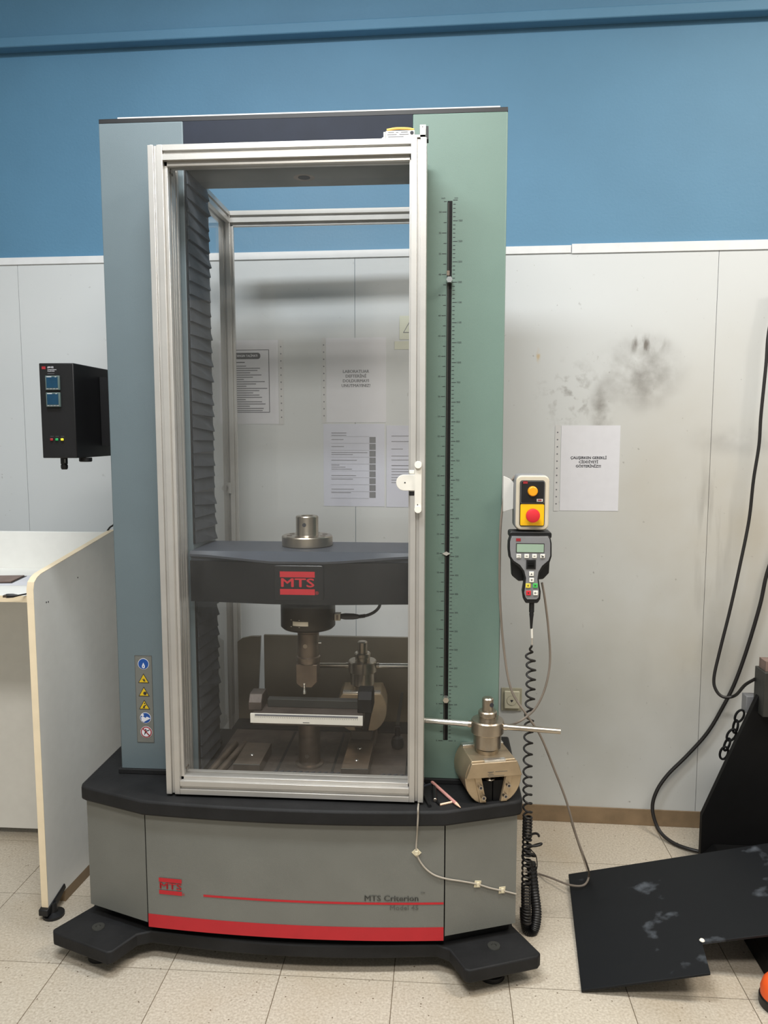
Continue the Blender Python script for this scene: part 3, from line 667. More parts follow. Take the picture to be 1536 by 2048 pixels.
# ================================================================== WEDGE GRIPS
def make_grip(label, loc, rz, handle_rz, bar_len):
    g = thing('wedge_grip', label, 'grip', loc, rz, 'wedge grips with T-handles')
    M0 = T(Vector(loc)) @ Matrix.Rotation(rz, 4, 'Z')
    MH = T(Vector(loc)) @ Matrix.Rotation(rz+handle_rz, 4, 'Z')
    D = 0.055; Rr = 0.0745; zc = 0.064; zt = 0.112
    def arc(a0, a1, n=10): return [(Rr*math.cos(R(a0+(a1-a0)*i/n)), zc+Rr*math.sin(R(a0+(a1-a0)*i/n))) for i in range(n+1)]
    at = math.degrees(math.asin((zt-zc)/Rr)); ab = math.degrees(math.acos(0.036/Rr))
    outl = arc(-ab, at) + arc(180-at, 180+ab)
    zb = zc-Rr*math.sin(R(ab))
    outl = [(x, max(0.0, z)) for x, z in outl]
    outl += [(-0.018, 0.0), (-0.034, 0.082), (0.034, 0.082), (0.018, 0.0)]
    MB().prism(outl, 'Y', -D, D, M0).build('body', 'steel_warm', g, bev=0.0015)
    MB().prism([(-0.074, 0.070), (0.074, 0.070), (0.060, zt-0.003), (-0.060, zt-0.003)], 'Y', -D-0.009, -D+0.001, M0).build('front_apron', 'steel_warm', g, bev=0.0012)
    MB().prism([(-0.026, zt-0.0029), (0.030, zt-0.0029), (0.030, zt+0.003), (-0.026, zt+0.003)], 'Y', -D-0.008, -D+0.006, M0).build('top_key', 'bright_steel', g, bev=0.0006)
    ap = g
    for a_, b_, z_ in ((-0.018, -0.002, 0.0845), (-0.018, -0.002, 0.0775), (0.002, 0.034, 0.0845), (-0.016, 0.026, 0.0735)):
        MB().box(a_, b_, -D-0.0093, -D-0.009, z_-0.0007, z_+0.0007, M0).build('engraved_line', 'dull_print', g)
    lettering('MTS', 0.0055, M0 @ T((-0.010, -D-0.0094, 0.081)), 'dull_print', g)
    MB().box(-0.056, 0.056, D-0.02, D-0.0005, zt, zt+0.006, M0).build('rear_key', 'bright_steel', g, bev=0.0008)
    for s in (-1, 1):
        ck = MB().prism([(s*0.019, 0.002), (s*0.036, 0.002), (s*0.050, 0.069), (s*0.0325, 0.069)], 'Y', -D-0.004, -D+0.001, M0).build('cheek_plate', 'steel_warm', g, bev=0.0008)
        for xx, zz in ((0.037, 0.047), (0.029, 0.019)):
            sc_ = MB().cyl((s*xx, -D-0.015, zz), 0.0062, 0.0115, 'Y', 16, M0).build('cap_screw', 'steel', ck)
            MB().cyl((s*xx, -D-0.0155, zz), 0.0035, 0.001, 'Y', 6, M0).build('screw_socket', 'ink', ck)
        MB().prism([(s*0.0012, 0.0), (s*0.0175, 0.0), (s*0.028, 0.056), (s*0.0012, 0.056)], 'Y', -D+0.004, D-0.004, M0).build('jaw', 'steel_dark' if False else 'machine_black', g, bev=0.0008)
    MB().box(-0.033, 0.033, -D+0.02, D-0.02, 0.058, 0.0815, M0).build('jaw_carrier', 'machine_black', g)
    MB().cyl((-0.008, -D+0.008, 0.060), 0.0035, 0.021, 'Z', 12, M0).build('jaw_stud', 'steel', g)
    MB().lathe([(0.012, 0.0575), (0.013, 0.0595), (0.012, 0.061)], (-0.006, -D+0.009, 0), 20, 'Z', M0).build('stud_washer', 'steel', g)
    nk = MB().lathe([(0.029, 0.112), (0.029, 0.122), (0.026, 0.124), (0.036, 0.127), (0.036, 0.1645)], (0, 0, 0), 40, 'Z', M0).build('barrel', 'steel', g)
    MB().lathe([(0.0285, 0.1225), (0.0300, 0.1235), (0.0285, 0.1255)], (0, 0, 0), 40, 'Z', M0).build('seal_ring', 'black', nk)
    MB().lathe([(0.041, 0.1645), (0.0425, 0.166), (0.0425, 0.196), (0.040, 0.199), (0.028, 0.200)], (0, 0, 0), 40, 'Z', M0).build('collar', 'steel', g)
    MB().lathe([(0.022, 0.200), (0.022, 0.208), (0.0245, 0.210), (0.0245, 0.220), (0.022, 0.223)], (0, 0, 0), 32, 'Z', M0).build('lock_ring', 'steel', g)
    MB().lathe([(0.0148, 0.223), (0.0148, 0.254), (0.012, 0.257)], (0, 0, 0), 28, 'Z', M0).build('shank', 'steel', g)
    MB().cyl((0.006, -0.0152, 0.241), 0.0056, 0.006, 'Y', 16, M0).build('pin_hole', 'ink', g)
    for s in (-1, 1):
        h = MB().tube([MH @ Vector((s*0.046, 0, 0.182)), MH @ Vector((s*(0.046+bar_len), 0, 0.182))], 0.0075, 16).build('handle_bar', 'bright_steel' if s < 0 else 'steel', g)
        MB().tube([MH @ Vector((s*0.040, 0, 0.182)), MH @ Vector((s*0.050, 0, 0.182))], 0.009, 12).build('handle_nut', 'steel', h)
    return g
make_grip('steel wedge grip standing on the base corner outside the enclosure', (0.487, -0.045, DZ), R(14), R(-22), 0.14)
make_grip('steel wedge grip standing inside the enclosure behind the bending fixture', (0.130, 0.250, 0.5166), R(183), R(0), 0.12)
tag(MB().box(0.10, 0.162, 0.19, 0.31, 0.4906, 0.5163).build('spacer_block', 'deck_steel', bev=0.002), 'dark steel spacer block on the longer bar under the inner grip', 'block')

# ================================================================== SMALL TOOLS ON THE BASE
mk = thing('pink_marker', 'slim pink pencil lying across the base corner beside the grip', 'pencil', (0.40, -0.07, DZ))
a = PZ(863, 1563, DZ+0.005); b = PZ(912, 1607, DZ+0.005); c = PZ(921, 1615, DZ+0.005)
MB().tube([a, b], 0.0043, 8).build('shaft', 'pink', mk); MB().tube([b, b.lerp(c, 0.3), c], 0.004, 10, [0.0038, 0.0034, 0.0008]).build('tip', 'pink_tip', mk)
hk = thing('hex_key', 'small hex key with pale short arm under the pink pencil', 'hex key', (0.36, -0.10, DZ))
a = PZ(907, 1603, DZ+0.0035); b = PZ(880, 1609, DZ+0.0035); d = PZ(874, 1604, DZ+0.0035); e = PZ(868, 1572, DZ+0.0035)
a.z = b.z = DZ+0.003
MB().tube([a, b], 0.0028, 6).build('short_arm', 'pink_tip', hk); MB().tube([b, d, e], 0.0028, 6).build('long_arm', 'machine_black', hk)
dp = thing('dowel_pin', 'dark steel dowel pin lying beside the door post on the base', 'pin', (0.34, -0.09, DZ))
a = PZ(868, 1575, DZ+0.006); b = PZ(870, 1600, DZ+0.006)
MB().tube([a, b], 0.0055, 16).build('pin_body', 'black', dp); MB().tube([b, b+(b-a).normalized()*0.0015], 0.005, 16, [0.005, 0.0035]).build('pin_end', 'steel', dp)
tag(MB().tube([PZ(848, 1590, DZ+0.004), PZ(860, 1612, DZ+0.004)], 0.004, 10).build('black_peg', 'black'), 'black peg lying at the foot of the door post', 'peg')

# ================================================================== TEMPERATURE CONTROLLER
tcn = thing('temperature_controller', 'black box temperature controller with two blue screens beside the left column', 'controller', (-0.63, 0.05, 1.33))
MB().box(-0.679, -0.587, -0.05, 0.16, 1.330, 1.575).build('housing', 'black', tcn, bev=0.002)
MB().box(-0.586, -0.5195, 0.10, 0.16, 1.36, 1.55).build('mounting_bracket', 'black', tcn)
y = -0.0505
MB().box(-0.671, -0.661, y-0.0004, y, 1.5595, 1.5665).build('logo_badge', 'dark_red', tcn)
lettering('409.82', 0.0062, T((-0.656, y-0.0005, 1.564)), 'paper', tcn, align='LEFT', offset=0.0001)
lettering('Temperature\nController', 0.0045, T((-0.656, y-0.0005, 1.5565)), 'paper', tcn, align='LEFT', ls=0.9)
MB().box(-0.656, -0.638, y-0.0004, y, 1.5475, 1.5485).build('caption_line', 'ink_grey', tcn)
for z in (1.524, 1.481):
    u = MB().box(-0.6605, -0.6225, y-0.006, y, z-0.0185, z+0.0185).build('display_unit', 'screen_frame', tcn, bev=0.0012)
    MB().box(-0.657, -0.627, y-0.0066, y-0.006, z-0.0125, z+0.015).build('screen', 'screen_blue', u)
    MB().box(-0.656, -0.643, y-0.0070, y-0.0066, z+0.0148, z+0.0162).build('maker_mark', 'paper', u)
    MB().box(-0.634, -0.630, y-0.0070, y-0.0066, z+0.0148, z+0.0158).build('maker_mark', 'paper', u)
    for k in range(4): MB().box(-0.6575+k*0.0085, -0.6515+k*0.0085, y-0.0072, y-0.006, z-0.017, z-0.0142).build('soft_key', 'handset_grey', u, bev=0.0005)
for x, m, n_ in ((-0.652, 'dark_red', 'button_red'), (-0.638, 'green', 0), (-0.6235, 'lamp_yellow', 0)):
    MB().box(x-0.0038, x+0.0038, y-0.004, y, 1.375, 1.3815).build('indicator', m, tcn, bev=0.0015)
    MB().box(x-0.004, x+0.005, y-0.0003, y, 1.3862, 1.3868).build('caption_line', 'ink_grey', tcn)
MB().lathe([(0.009, 1.329), (0.009, 1.314), (0.0075, 1.312), (0.009, 1.310), (0.009, 1.303), (0.007, 1.299)], (-0.637, -0.02, 0), 18).build('cable_gland', 'black', tcn)
MB().box(-0.632, -0.629, -0.0295, -0.026, 1.317, 1.327).build('gland_tag', 'handset_grey', tcn)
MB().lathe([(0.017, 1.329), (0.017, 1.320), (0.015, 1.318)], (-0.597, 0.02, 0), 20).build('round_plug', 'black', tcn)

# ================================================================== EMERGENCY STOP BOX AND HANDSET
eb = thing('emergency_stop_box', 'beige control box with amber button and red mushroom stop on yellow plate', 'switch box', (0.587, -0.02, 1.154))
Y0 = -0.07
x0, x1, z0, z1 = 0.546, 0.629, 1.153, 1.292
MB().prism(rrect(x0, x1, z0, z1, 0.014), 'Y', Y0+0.006, 0.0).build('housing', 'handset_grey', eb, bev=0.002)
MB().prism(rrect(x0+0.0015, x1-0.0, z0+0.0015, z1-0.0015, 0.014), 'Y', Y0-0.004, Y0+0.006).build('bezel', 'beige', eb, bev=0.003)
MB().prism(rrect(x0+0.0105, x1-0.011, z0+0.0115, z1-0.0135, 0.006), 'Y', Y0-0.0065, Y0-0.004).build('face_plate', 'black', eb)
bd = MB().prism(rrect(x0+0.0125, x1-0.0125, z1-0.070, z1-0.0155, 0.003), 'Y', Y0-0.0072, Y0-0.0065).build('upper_label', 'handset_grey', eb)
MB().prism(rrect(x0+0.0133, x1-0.0133, z1-0.0692, z1-0.0163, 0.0026), 'Y', Y0-0.0076, Y0-0.0072).build('label_field', 'black', bd)
MB().box(x0+0.018, x0+0.029, Y0-0.0082, Y0-0.0076, z1-0.0215, z1-0.0155).build('logo_badge', 'dark_red', bd)
MB().box(x1-0.031, x1-0.016, Y0-0.0080, Y0-0.0076, z1-0.066, z1-0.059).build('status_frame', 'light_grey', bd)
lettering('000', 0.006, T((x1-0.0235, Y0-0.0084, z1-0.0625)), 'dark_red', bd, offset=0.0004)
xc = (x0+x1)/2
MB().lathe([(0.0125, 0), (0.0125, -0.004), (0.0115, -0.009), (0.010, -0.010)], (xc, Y0-0.0076, z1-0.040), 28, 'Y').build('amber_button', 'amber', eb)
MB().prism(rrect(x0+0.0125, x1-0.0125, z0+0.0135, z1-0.0725, 0.003), 'Y', Y0-0.0078, Y0-0.0065).build('yellow_plate', 'yellow', eb)
zm = z0+0.040
MB().lathe([(0.011, 0), (0.011, -0.010), (0.0165, -0.012), (0.0175, -0.016), (0.0165, -0.022), (0.012, -0.0235)], (xc, Y0-0.0078, zm), 32, 'Y').build('stop_button', 'button_red', eb)
MB().prism([(0.5195, 1.195), (0.5195, 1.287), (0.535, 1.280), (0.5455, 1.270), (0.5455, 1.203)], 'Y', -0.03, -0.026).build('bracket', 'light_grey', eb, bev=0.0008)
MB().prism(rrect(0.533, 0.637, 1.133, 1.1505, 0.006), 'Y', -0.075, -0.02).build('cradle_top', 'black', eb, bev=0.002)
MB().box(0.572, 0.60, -0.045, -0.015, 1.150, 1.1535).build('cradle_neck', 'black', eb)
MB().prism([(0.539, 1.088), (0.638, 1.088), (0.636, 1.042), (0.622, 1.026), (0.560, 1.020), (0.543, 1.034)], 'Y', -0.05, -0.02).build('cradle_body', 'black', eb, bev=0.003)
MB().box(0.575, 0.61, -0.03, -0.02, 1.08, 1.14).build('cradle_back', 'black', eb)

hs = thing('handset', 'grey and black handheld controller with small screen hanging in its cradle', 'handset', (0.594, -0.08, 0.97))
zz = lambda x, y: (980+x/5.3875, 920+y/5.389)
HY = -0.085
def hp(pts, Y=HY): 
    o_ = []
    for x, y in pts:
        p = PY(*zz(x, y), Y); o_.append((p.x, p.z))
    return o_
OUT = [(230, 815), (630, 815), (655, 845), (666, 900), (666, 1040), (645, 1105), (580, 1160), (540, 1215), (527, 1280), (535, 1350), (548, 1420), (543, 1500), (515, 1545), (385, 1545), (362, 1505), (350, 1420), (365, 1340), (372, 1270), (350, 1200), (305, 1150), (235, 1100), (205, 1050), (195, 960), (198, 880), (212, 838)]
INN = [(240, 825), (620, 825), (640, 850), (648, 900), (648, 1030), (630, 1080), (560, 1140), (522, 1205), (510, 1280), (518, 1350), (528, 1430), (522, 1480), (500, 1500), (400, 1500), (382, 1480), (368, 1430), (382, 1340), (388, 1270), (368, 1195), (322, 1130), (255, 1085), (225, 1040), (215, 960), (216, 880), (226, 842)]
MB().prism(hp(OUT), 'Y', HY, HY+0.028).build('case', 'black', hs, bev=0.003)
MB().prism(hp(INN), 'Y', HY-0.0025, HY).build('face', 'handset_grey', hs, bev=0.0006)
def hbox(xa, xb, ya, yb, nm, m, y0=-0.0045, y1=-0.0025, bev=0, par=hs):
    p = PY(*zz(xa, yb), HY); q_ = PY(*zz(xb, ya), HY)
    return MB().box(p.x, q_.x, HY+y0, HY+y1, p.z, q_.z).build(nm, m, par, bev=bev)
sf = hbox(278, 584, 898, 995, 'screen_frame', 'machine_grey', -0.0035)
hbox(287, 578, 907, 990, 'screen', 'lcd', -0.0040, -0.0035, par=sf)
hbox(280, 330, 843, 873, 'logo_badge', 'dark_red', -0.0032)
def sym(x, y, txt, par, m='ink', s=0.0058):
    p = PY(*zz(x, y), HY); lettering(txt, s, T((p.x, HY-0.0052, p.z)), m, par, name='symbol', offset=0.0003)
for xa, sh_ in ((283, ((10, 40, 1024, 1027), (10, 40, 1042, 1045), (37, 40, 1024, 1045))), (368, ((14, 36, 1030, 1036),)), (452, ((14, 36, 1030, 1036),)), (539, ((14, 38, 1032, 1046), (12, 22, 1022, 1028)))):
    k_ = hbox(xa, xa+50, 1012, 1054, 'key', 'white_plastic', -0.005, bev=0.0006)
    for q0, q1, r0, r1 in sh_: hbox(xa+q0, xa+q1, r0, r1, 'symbol', 'ink', -0.0053, -0.005, par=k_)
hbox(388, 492, 1075, 1172, 'thumbwheel_well', 'black', -0.004)
tw = PY(*zz(440, 1123), HY)
tb = MB()
for k in range(5): tb.box(tw.x-0.0075, tw.x+0.0075, HY-0.0075+abs(k-2)*0.0012, HY-0.003, tw.z-0.0075+k*0.0033, tw.z-0.0052+k*0.0033)
tb.build('thumbwheel', 'machine_black', hs, bev=0.0004)
def tri(par, x, y, dx, dz, m='ink'):
    p = PY(*zz(x, y), HY); yy = HY-0.0053
    MB().add([(p.x+dx[0], yy, p.z+dz[0]), (p.x+dx[1], yy, p.z+dz[1]), (p.x+dx[2], yy, p.z+dz[2])], [(0, 1, 2)]).build('symbol', m, par)
k_ = hbox(420, 470, 1200, 1246, 'key', 'white_plastic', -0.005, bev=0.0006); tri(k_, 445, 1224, (-.0025, .0025, 0), (-.002, -.002, .0022))
k_ = hbox(422, 472, 1268, 1314, 'key', 'white_plastic', -0.005, bev=0.0006); tri(k_, 447, 1292, (-.0025, .0025, 0), (.002, .002, -.0022))
k_ = hbox(381, 436, 1328, 1374, 'key', 'key_yellow', -0.005, bev=0.0006); sym(408, 1351, 'II', k_)
k_ = hbox(460, 512, 1328, 1374, 'key', 'key_green', -0.005, bev=0.0006); tri(k_, 486, 1350, (-.002, -.002, .0028), (-.0025, .0025, 0))
k_ = hbox(387, 438, 1406, 1454, 'key', 'button_red', -0.005, bev=0.0006); sym(412, 1430, '■', k_, 'ink', 0.004)
k_ = hbox(463, 514, 1406, 1454, 'key', 'white_plastic', -0.005, bev=0.0006); sym(489, 1430, '←', k_, 'ink', 0.008)
cp = PY(1063.5, 1205, HY+0.012)
hc = thing('coiled_cord', 'long black coiled cord hanging from the handset plug down to the floor', 'cord', (0.59, -0.05, 0.04))
q = PY(1063.5, 1257, HY+0.012)
MB().lathe([(0.0065, 0), (0.0065, -0.024), (0.0052, -0.026), (0.0058, -0.030), (0.0045, -0.040), (0.0028, q.z-cp.z)], (cp.x, cp.y, cp.z), 16).build('plug', 'black', hc)
q2 = PY(1064, 1276, HY+0.012); q3 = PY(1064, 1290, HY+0.012)
MB().tube([q, q2], 0.0027, 10).build('cable_label', 'offwhite', hc); MB().tube([q2, q3], 0.0018, 10).build('cable_sleeve', 'cable_light', hc)
# path of the coil axis, then the helix about it
ax_pts = spline([q3, PY(1060, 1305, -0.05), PY(1062, 1340, -0.02), PY(1060, 1400, 0.02), PY(1058, 1440, 0.03), PY(1056, 1500, 0.04), PY(1055, 1560, 0.04), PY(1055, 1610, 0.04), PY(1055, 1640, 0.04), PY(1053, 1720, 0.04), PY(1052, 1790, 0.03), PY(1053, 1845, 0.02)], 24)
# arc length
L_ = [0]
for i in range(1, len(ax_pts)): L_.append(L_[-1]+(ax_pts[i]-ax_pts[i-1]).length)
def at_len(s):
    for i in range(1, len(L_)):
        if L_[i] >= s:
            t = (s-L_[i-1])/max(1e-9, L_[i]-L_[i-1]); return ax_pts[i-1].lerp(ax_pts[i], t)
    return ax_pts[-1]
hel = []; ph = 0; s = 0
while s < L_[-1]:
    p = at_len(s); r_ = 0.0112 if s > 0.05 else 0.0112*max(0, (s-0.012)/0.038)
    hel.append(p + Vector((r_*math.cos(ph), r_*math.sin(ph), 0)))
    y_img = s/L_[-1]
    pitch = 0.033 if y_img < 0.5 else 0.025 if y_img < 0.64 else 0.009 if y_img < 0.72 else 0.015 if y_img < 0.88 else 0.008
    ph += R(24); s += pitch*24/360
MB().tube(hel, 0.0029, 8).build('coil', 'cable_black', hc)
# tangled loops of the same cord half way down
lo = []
for i in range(60):
    t = i/59; a_ = t*2*math.pi*2.6; c_ = PY(1060+7*math.sin(t*6), 1672+48*t, 0.045)
    lo.append(c_+Vector((0.004+0.020*math.cos(a_), 0.014*math.sin(a_), 0.006*math.sin(a_*1.3))))
MB().tube(lo, 0.0033, 8).build('tangled_loop', 'cable_black', hc)
lo = spline([PY(1062, 1700, 0.04), PY(1072, 1712, 0.04), PY(1074, 1735, 0.04), PY(1068, 1742, 0.04), PY(1063, 1722, 0.04)], 8)
MB().tube(lo, 0.0014, 8).build('loose_wire', 'cable_black', hc)

# grey cable from the stop box, crossing and looping over the black sheet
gc = spline([PY(1030, 952, -0.02), PY(1014, 975, -0.02), PY(1005, 1015, -0.02), PY(1000, 1080, -0.02), PY(1000, 1200, -0.01), PY(1008, 1300, 0.0), PY(1022, 1378, 0.0), PY(1050, 1425, 0.0), PY(1080, 1470, 0.02), PY(1105, 1530, 0.04), PY(1132, 1600, 0.06), PY(1152, 1670, 0.08), PY(1172, 1725, 0.10),
             PZ(1178, 1750, 0.055), PZ(1168, 1770, 0.045), PZ(1140, 1770, 0.032), PZ(1100, 1755, 0.02), PZ(1068, 1745, 0.02), PY(1052, 1742, 0.02), PY(1046, 1742, 0.03)], 8)
tag(MB().tube(gc, 0.0031, 10).build('stop_box_cable', 'cable_grey'), 'grey cable from the stop box dropping to a loop over the black sheet', 'cable')
gc = spline([PY(1084, 1165, -0.03), PY(1090, 1200, -0.03), PY(1097, 1260, -0.025), PY(1100, 1320, -0.02), PY(1092, 1370, -0.02), PY(1075, 1410, -0.015), PY(1055, 1432, -0.01), PY(1030, 1447, 0.0), PY(1008, 1452, 0.08)], 8)
tag(MB().tube(gc, 0.0030, 10).build('cradle_cable', 'cable_grey'), 'dark grey cable curving from the handset cradle behind the grip handle', 'cable')
# corrugated hose
hz = spline([PY(1062, 1725, 0.09), PY(1068, 1780, 0.08), PY(1073, 1825, 0.06), PY(1068, 1858, 0.05), PY(1056, 1862, 0.05), PY(1050, 1840, 0.07), PY(1049, 1815, 0.09)], 16)
tag(MB().tube(hz, 0.012, 12, [0.0148 if i % 2 else 0.0128 for i in range(len(hz))]).build('corrugated_hose', 'black'), 'black corrugated hose bent in a U beside the machine base', 'hose')
# door cable and its clips
fy = lambda x, y, e: None
def on_base(px, py, e=0.003):
    p = PY(px, py, -0.14)
    for _ in range(4): p = PY(px, py, lip_y(p.x)+0.017-e)
    return p
dc = [PY(837, 1607, -0.125), PY(836, 1618, -0.168), PY(836, 1632, lip_y(0.31)-0.004), PY(835, 1652, lip_y(0.31)-0.002)] + [on_base(*q) for q in ((834, 1670), (833, 1705), (845, 1730), (865, 1748), (890, 1757), (920, 1762), (953, 1768), (980, 1776), (1003, 1781), (1032, 1788))]
tag(MB().tube(spline(dc, 6), 0.0022, 8).build('door_cable', 'cable_light'), 'thin pale cable from the door running over the base front through clips', 'cable')
for (px, py, rot, lab) in ((833, 1705, 45, 'beige adhesive cable clip set diamond-wise on the middle base panel'), (955, 1768, 10, 'beige adhesive cable clip on the right base panel, nearer the seam'), (1004, 1780, 4, 'beige adhesive cable clip on the right base panel, nearest the coiled cord')):
    p = on_base(px, py, 0.0016); sl = 0 if abs(p.x) < 0.38 else math.atan(0.36)
    t = thing('cable_clip', lab, 'clip', p, 0, 'cable clips on the machine base')
    Mc = T(p) @ Matrix.Rotation(sl, 4, 'Z') @ Matrix.Rotation(R(rot), 4, 'Y')
    MB().box(-0.009, 0.009, -0.001, 0.0008, -0.009, 0.009, Mc).build('pad', 'clip', t, bev=0.0006)
    MB().box(-0.004, 0.004, -0.0052, -0.001, -0.006, 0.006, T(p) @ Matrix.Rotation(sl, 4, 'Z')).build('bridge', 'clip', t, bev=0.001)

# ================================================================== DESK ON THE LEFT
dk = thing('lab_desk', 'white laminate desk with sloped side panel left of the machine', 'desk', (-0.9, 0.2, 0))
DM = T((-0.757, 0.0, 0)) @ Matrix.Rotation(R(-4), 4, 'Z')
sp_ = [(0.012, 0.035), (0.478, 0.035), (0.478, 1.073), (0.050, 1.003), (0.032, 0.996), (0.018, 0.985), (0.012, 0.965)]
sd = MB().prism(sp_, 'X', -0.020, 0.0, DM).build('side_panel', 'desk_white', dk, bev=0.0012)
MB().prism([(0.011, 0.036), (0.0122, 0.036), (0.0122, 0.965), (0.018, 0.985), (0.032, 0.9962), (0.05, 1.0032), (0.478, 1.0732), (0.478, 1.0743), (0.05, 1.0043), (0.0315, 0.9973), (0.017, 0.9858), (0.011, 0.9655)], 'X', -0.0202, 0.0002, DM).build('edge_band', 'desk_edge', sd)
for yy, zz_ in ((0.070, 0.918), (0.080, 0.917), (0.24, 0.957)):
    MB().cyl((-0.0005, yy, zz_), 0.0022, 0.001, 'X', 10, DM).build('dowel_hole', 'ink', sd)
MB().box(-1.65, -0.779, 0.03, 0.452, 0.926, 0.9445).build('desk_top', 'desk_white', dk, bev=0.001)
MB().box(-1.65, -0.779, 0.0285, 0.03, 0.9262, 0.9443).build('edge_band', 'desk_edge', dk)
MB().box(-1.65, -0.748, 0.4525, 0.470, 0.028, 1.068).build('back_panel', 'desk_white', dk, bev=0.001)
MB().box(-1.67, -1.651, 0.03, 0.47, 0.03, 1.05).build('far_side_panel', 'desk_white', dk, bev=0.001)
MB().lathe([(0.030, 0.0), (0.030, 0.008), (0.012, 0.014), (0.010, 0.040)], (-0.752, 0.032, 0), 20).build('desk_foot', 'black', dk)
MB().prism([(0.0, 0.016), (0.045, 0.016), (0.10, 0.045), (0.095, 0.06), (0.0, 0.034)], 'X', -0.024, 0.004, DM).build('foot_bracket', 'black', dk, bev=0.002)
MB().box(-0.02, 0.0, 0.10, 0.44, 0.0, 0.035, DM).build('plinth_rail', 'baseboard', dk)
MB().lathe([(0.025, 0.0), (0.025, 0.008), (0.012, 0.014), (0.010, 0.029)], (-1.5, 0.46, 0), 16).build('desk_foot', 'black', dk)
MB().lathe([(0.025, 0.0), (0.025, 0.008), (0.012, 0.014), (0.010, 0.031)], (-1.66, 0.06, 0), 16).build('desk_foot', 'black', dk)
us = thing('usb_cable', 'black plug and lead lying on the front edge of the white desk', 'cable', (-0.82, 0.06, 0.945))
a = PZ(12, 1192, 0.951); b = PZ(36, 1191, 0.951); c = PZ(66, 1184, 0.951); d = c+(c-b)*0.6
MB().box(-0.006, 0.004, -0.007, 0.007, -0.003, 0.003, T(a) @ Matrix.Rotation(R(10), 4, 'Z')).build('plug_tip', 'steel_dark', us)
MB().tube([a, a.lerp(b, .15), a.lerp(b, .6), b], 0.006, 12, [0.0055, 0.006, 0.0055, 0.0025]).build('plug_body', 'black', us)
MB().tube([b, b.lerp(c, 0.5)+Vector((0, 0, -0.001)), c, Vector((-0.785, 0.16, 0.948))], 0.0022, 8).build('lead', 'black', us)
nb = thing('notebook', 'dark edged brown notebook corner lying on the white desk', 'notebook', (-0.90, 0.14, 0.945))
Mn = T(PZ(28, 1165, 0.945)) @ Matrix.Rotation(R(8), 4, 'Z')
MB().box(-0.16, 0.0, -0.015, 0.10, 0.0, 0.002, Mn).build('cover', 'black', nb); MB().box(-0.16, -0.006, -0.008, 0.095, 0.002, 0.005, Mn).build('pages', 'notebook', nb)
tag(MB().box(-0.21, 0.0, -0.0, 0.16, 0.0, 0.0006, T(PZ(62, 1195, 0.945)+Vector((-0.02, 0.17, 0))) @ Matrix.Rotation(R(6), 4, 'Z')).build('loose_sheet', 'paper'), 'loose white paper sheet lying on the desk behind the notebook', 'paper')
tag(MB().tube(spline([PY(212, 1070, 0.46), PY(216, 1060, 0.47), PY(224, 1052, 0.48), PY(240, 1050, 0.50), (-0.70, 0.52, 0.95), (-0.70, 0.52, 0.90)], 6), 0.003, 8).build('desk_cable', 'cable_black'), 'short black cable rising over the back corner of the desk', 'cable')

# ================================================================== NOTICES ON THE WALL
def local_wall(px, py):
    p = WM.inverted() @ PW(px, py, 0.006); return p.x, p.z
def notice(label, x0p, y0p, x1p, y1p, m='paper', strip=None, name='notice_sheet'):
    xa, za = local_wall(x0p, y1p); xb, zb = local_wall(x1p, y0p)
    base = WM @ Vector(((xa+xb)/2, -0.008, za))
    t = thing(name, label, 'notice', base, PH, 'sheets on the wall')
    L = lambda x, z, y=-0.0075: WM @ Vector((x, y, z))
    MB().box(xa, xb, -0.0072, -0.0062, za, zb, WM).build('sheet', m, t)
    if strip:
        sx0, sx1 = strip(xa, xb)
        st = MB().box(sx0, sx1, -0.0074, -0.0064, za-0.002, zb+0.002, WM).build('punched_strip', 'sleeve', t)
        nh = 11
        for i in range(nh):
            MB().cyl(((sx0+sx1)/2, -0.0078, za+(zb-za)*(0.08+0.84*i/(nh-1))), 0.0025, 0.0004, 'Y', 10, WM).build('punch_hole', 'ink_grey', st)
    return t, xa, xb, za, zb
def wtext(t, txt, x, z, size, m='ink', align='CENTER', off=0.0, sx=1.0, ls=1.0):
    return lettering(txt, size, WM @ T((x, -0.0077, z)), m, t, align=align, offset=off, sx=sx, ls=ls)
def wbox(t, x0, x1, z0, z1, nm, m, d=0.0077):
    return MB().box(x0, x1, -d, -0.0071, z0, z1, WM).build(nm, m, t)
t, xa, xb, za, zb = notice('white notice in a punched sleeve on the wall right of the stop box', 1119, 851, 1241, 1021, 'paper', lambda a, b: (a-0.021, a-0.004))
wtext(t, 'ÇALIŞIRKEN GEREKLİ\nCİDDİYETİ\nGÖSTERİNİZ!!!', (xa+xb)/2-0.005, za+0.168, 0.0125, off=0.00035, ls=1.15)
t, xa, xb, za, zb = notice('white notice in a punched sleeve above the form, seen through the enclosure', 653, 675, 772, 845, 'paper', lambda a, b: (a-0.015, a-0.001))
wtext(t, 'LABORATUAR\nDEFTERİNİ\nDOLDURMAYI\nUNUTMAYINIZ!', (xa+xb)/2+0.0, za+0.152, 0.0145, off=0.0005, ls=1.12, m='ink_grey')
t, xa, xb, za, zb = notice('white sheet with a black bordered block of small print behind the rear post', 441, 680, 556, 848, 'paper', lambda a, b: (b+0.001, b+0.018))
bx0, bz1 = local_wall(452, 700); bx1, bz0 = local_wall(540, 825)
for a, b, c, d in ((bx0, bx1, bz1-0.002, bz1), (bx0, bx1, bz0, bz0+0.002), (bx0, bx0+0.002, bz0, bz1), (bx1-0.002, bx1, bz0, bz1)): wbox(t, a, b, c, d, 'border_line', 'ink')
hx0, hz1 = local_wall(470, 706); hx1, hz0 = local_wall(521, 718)
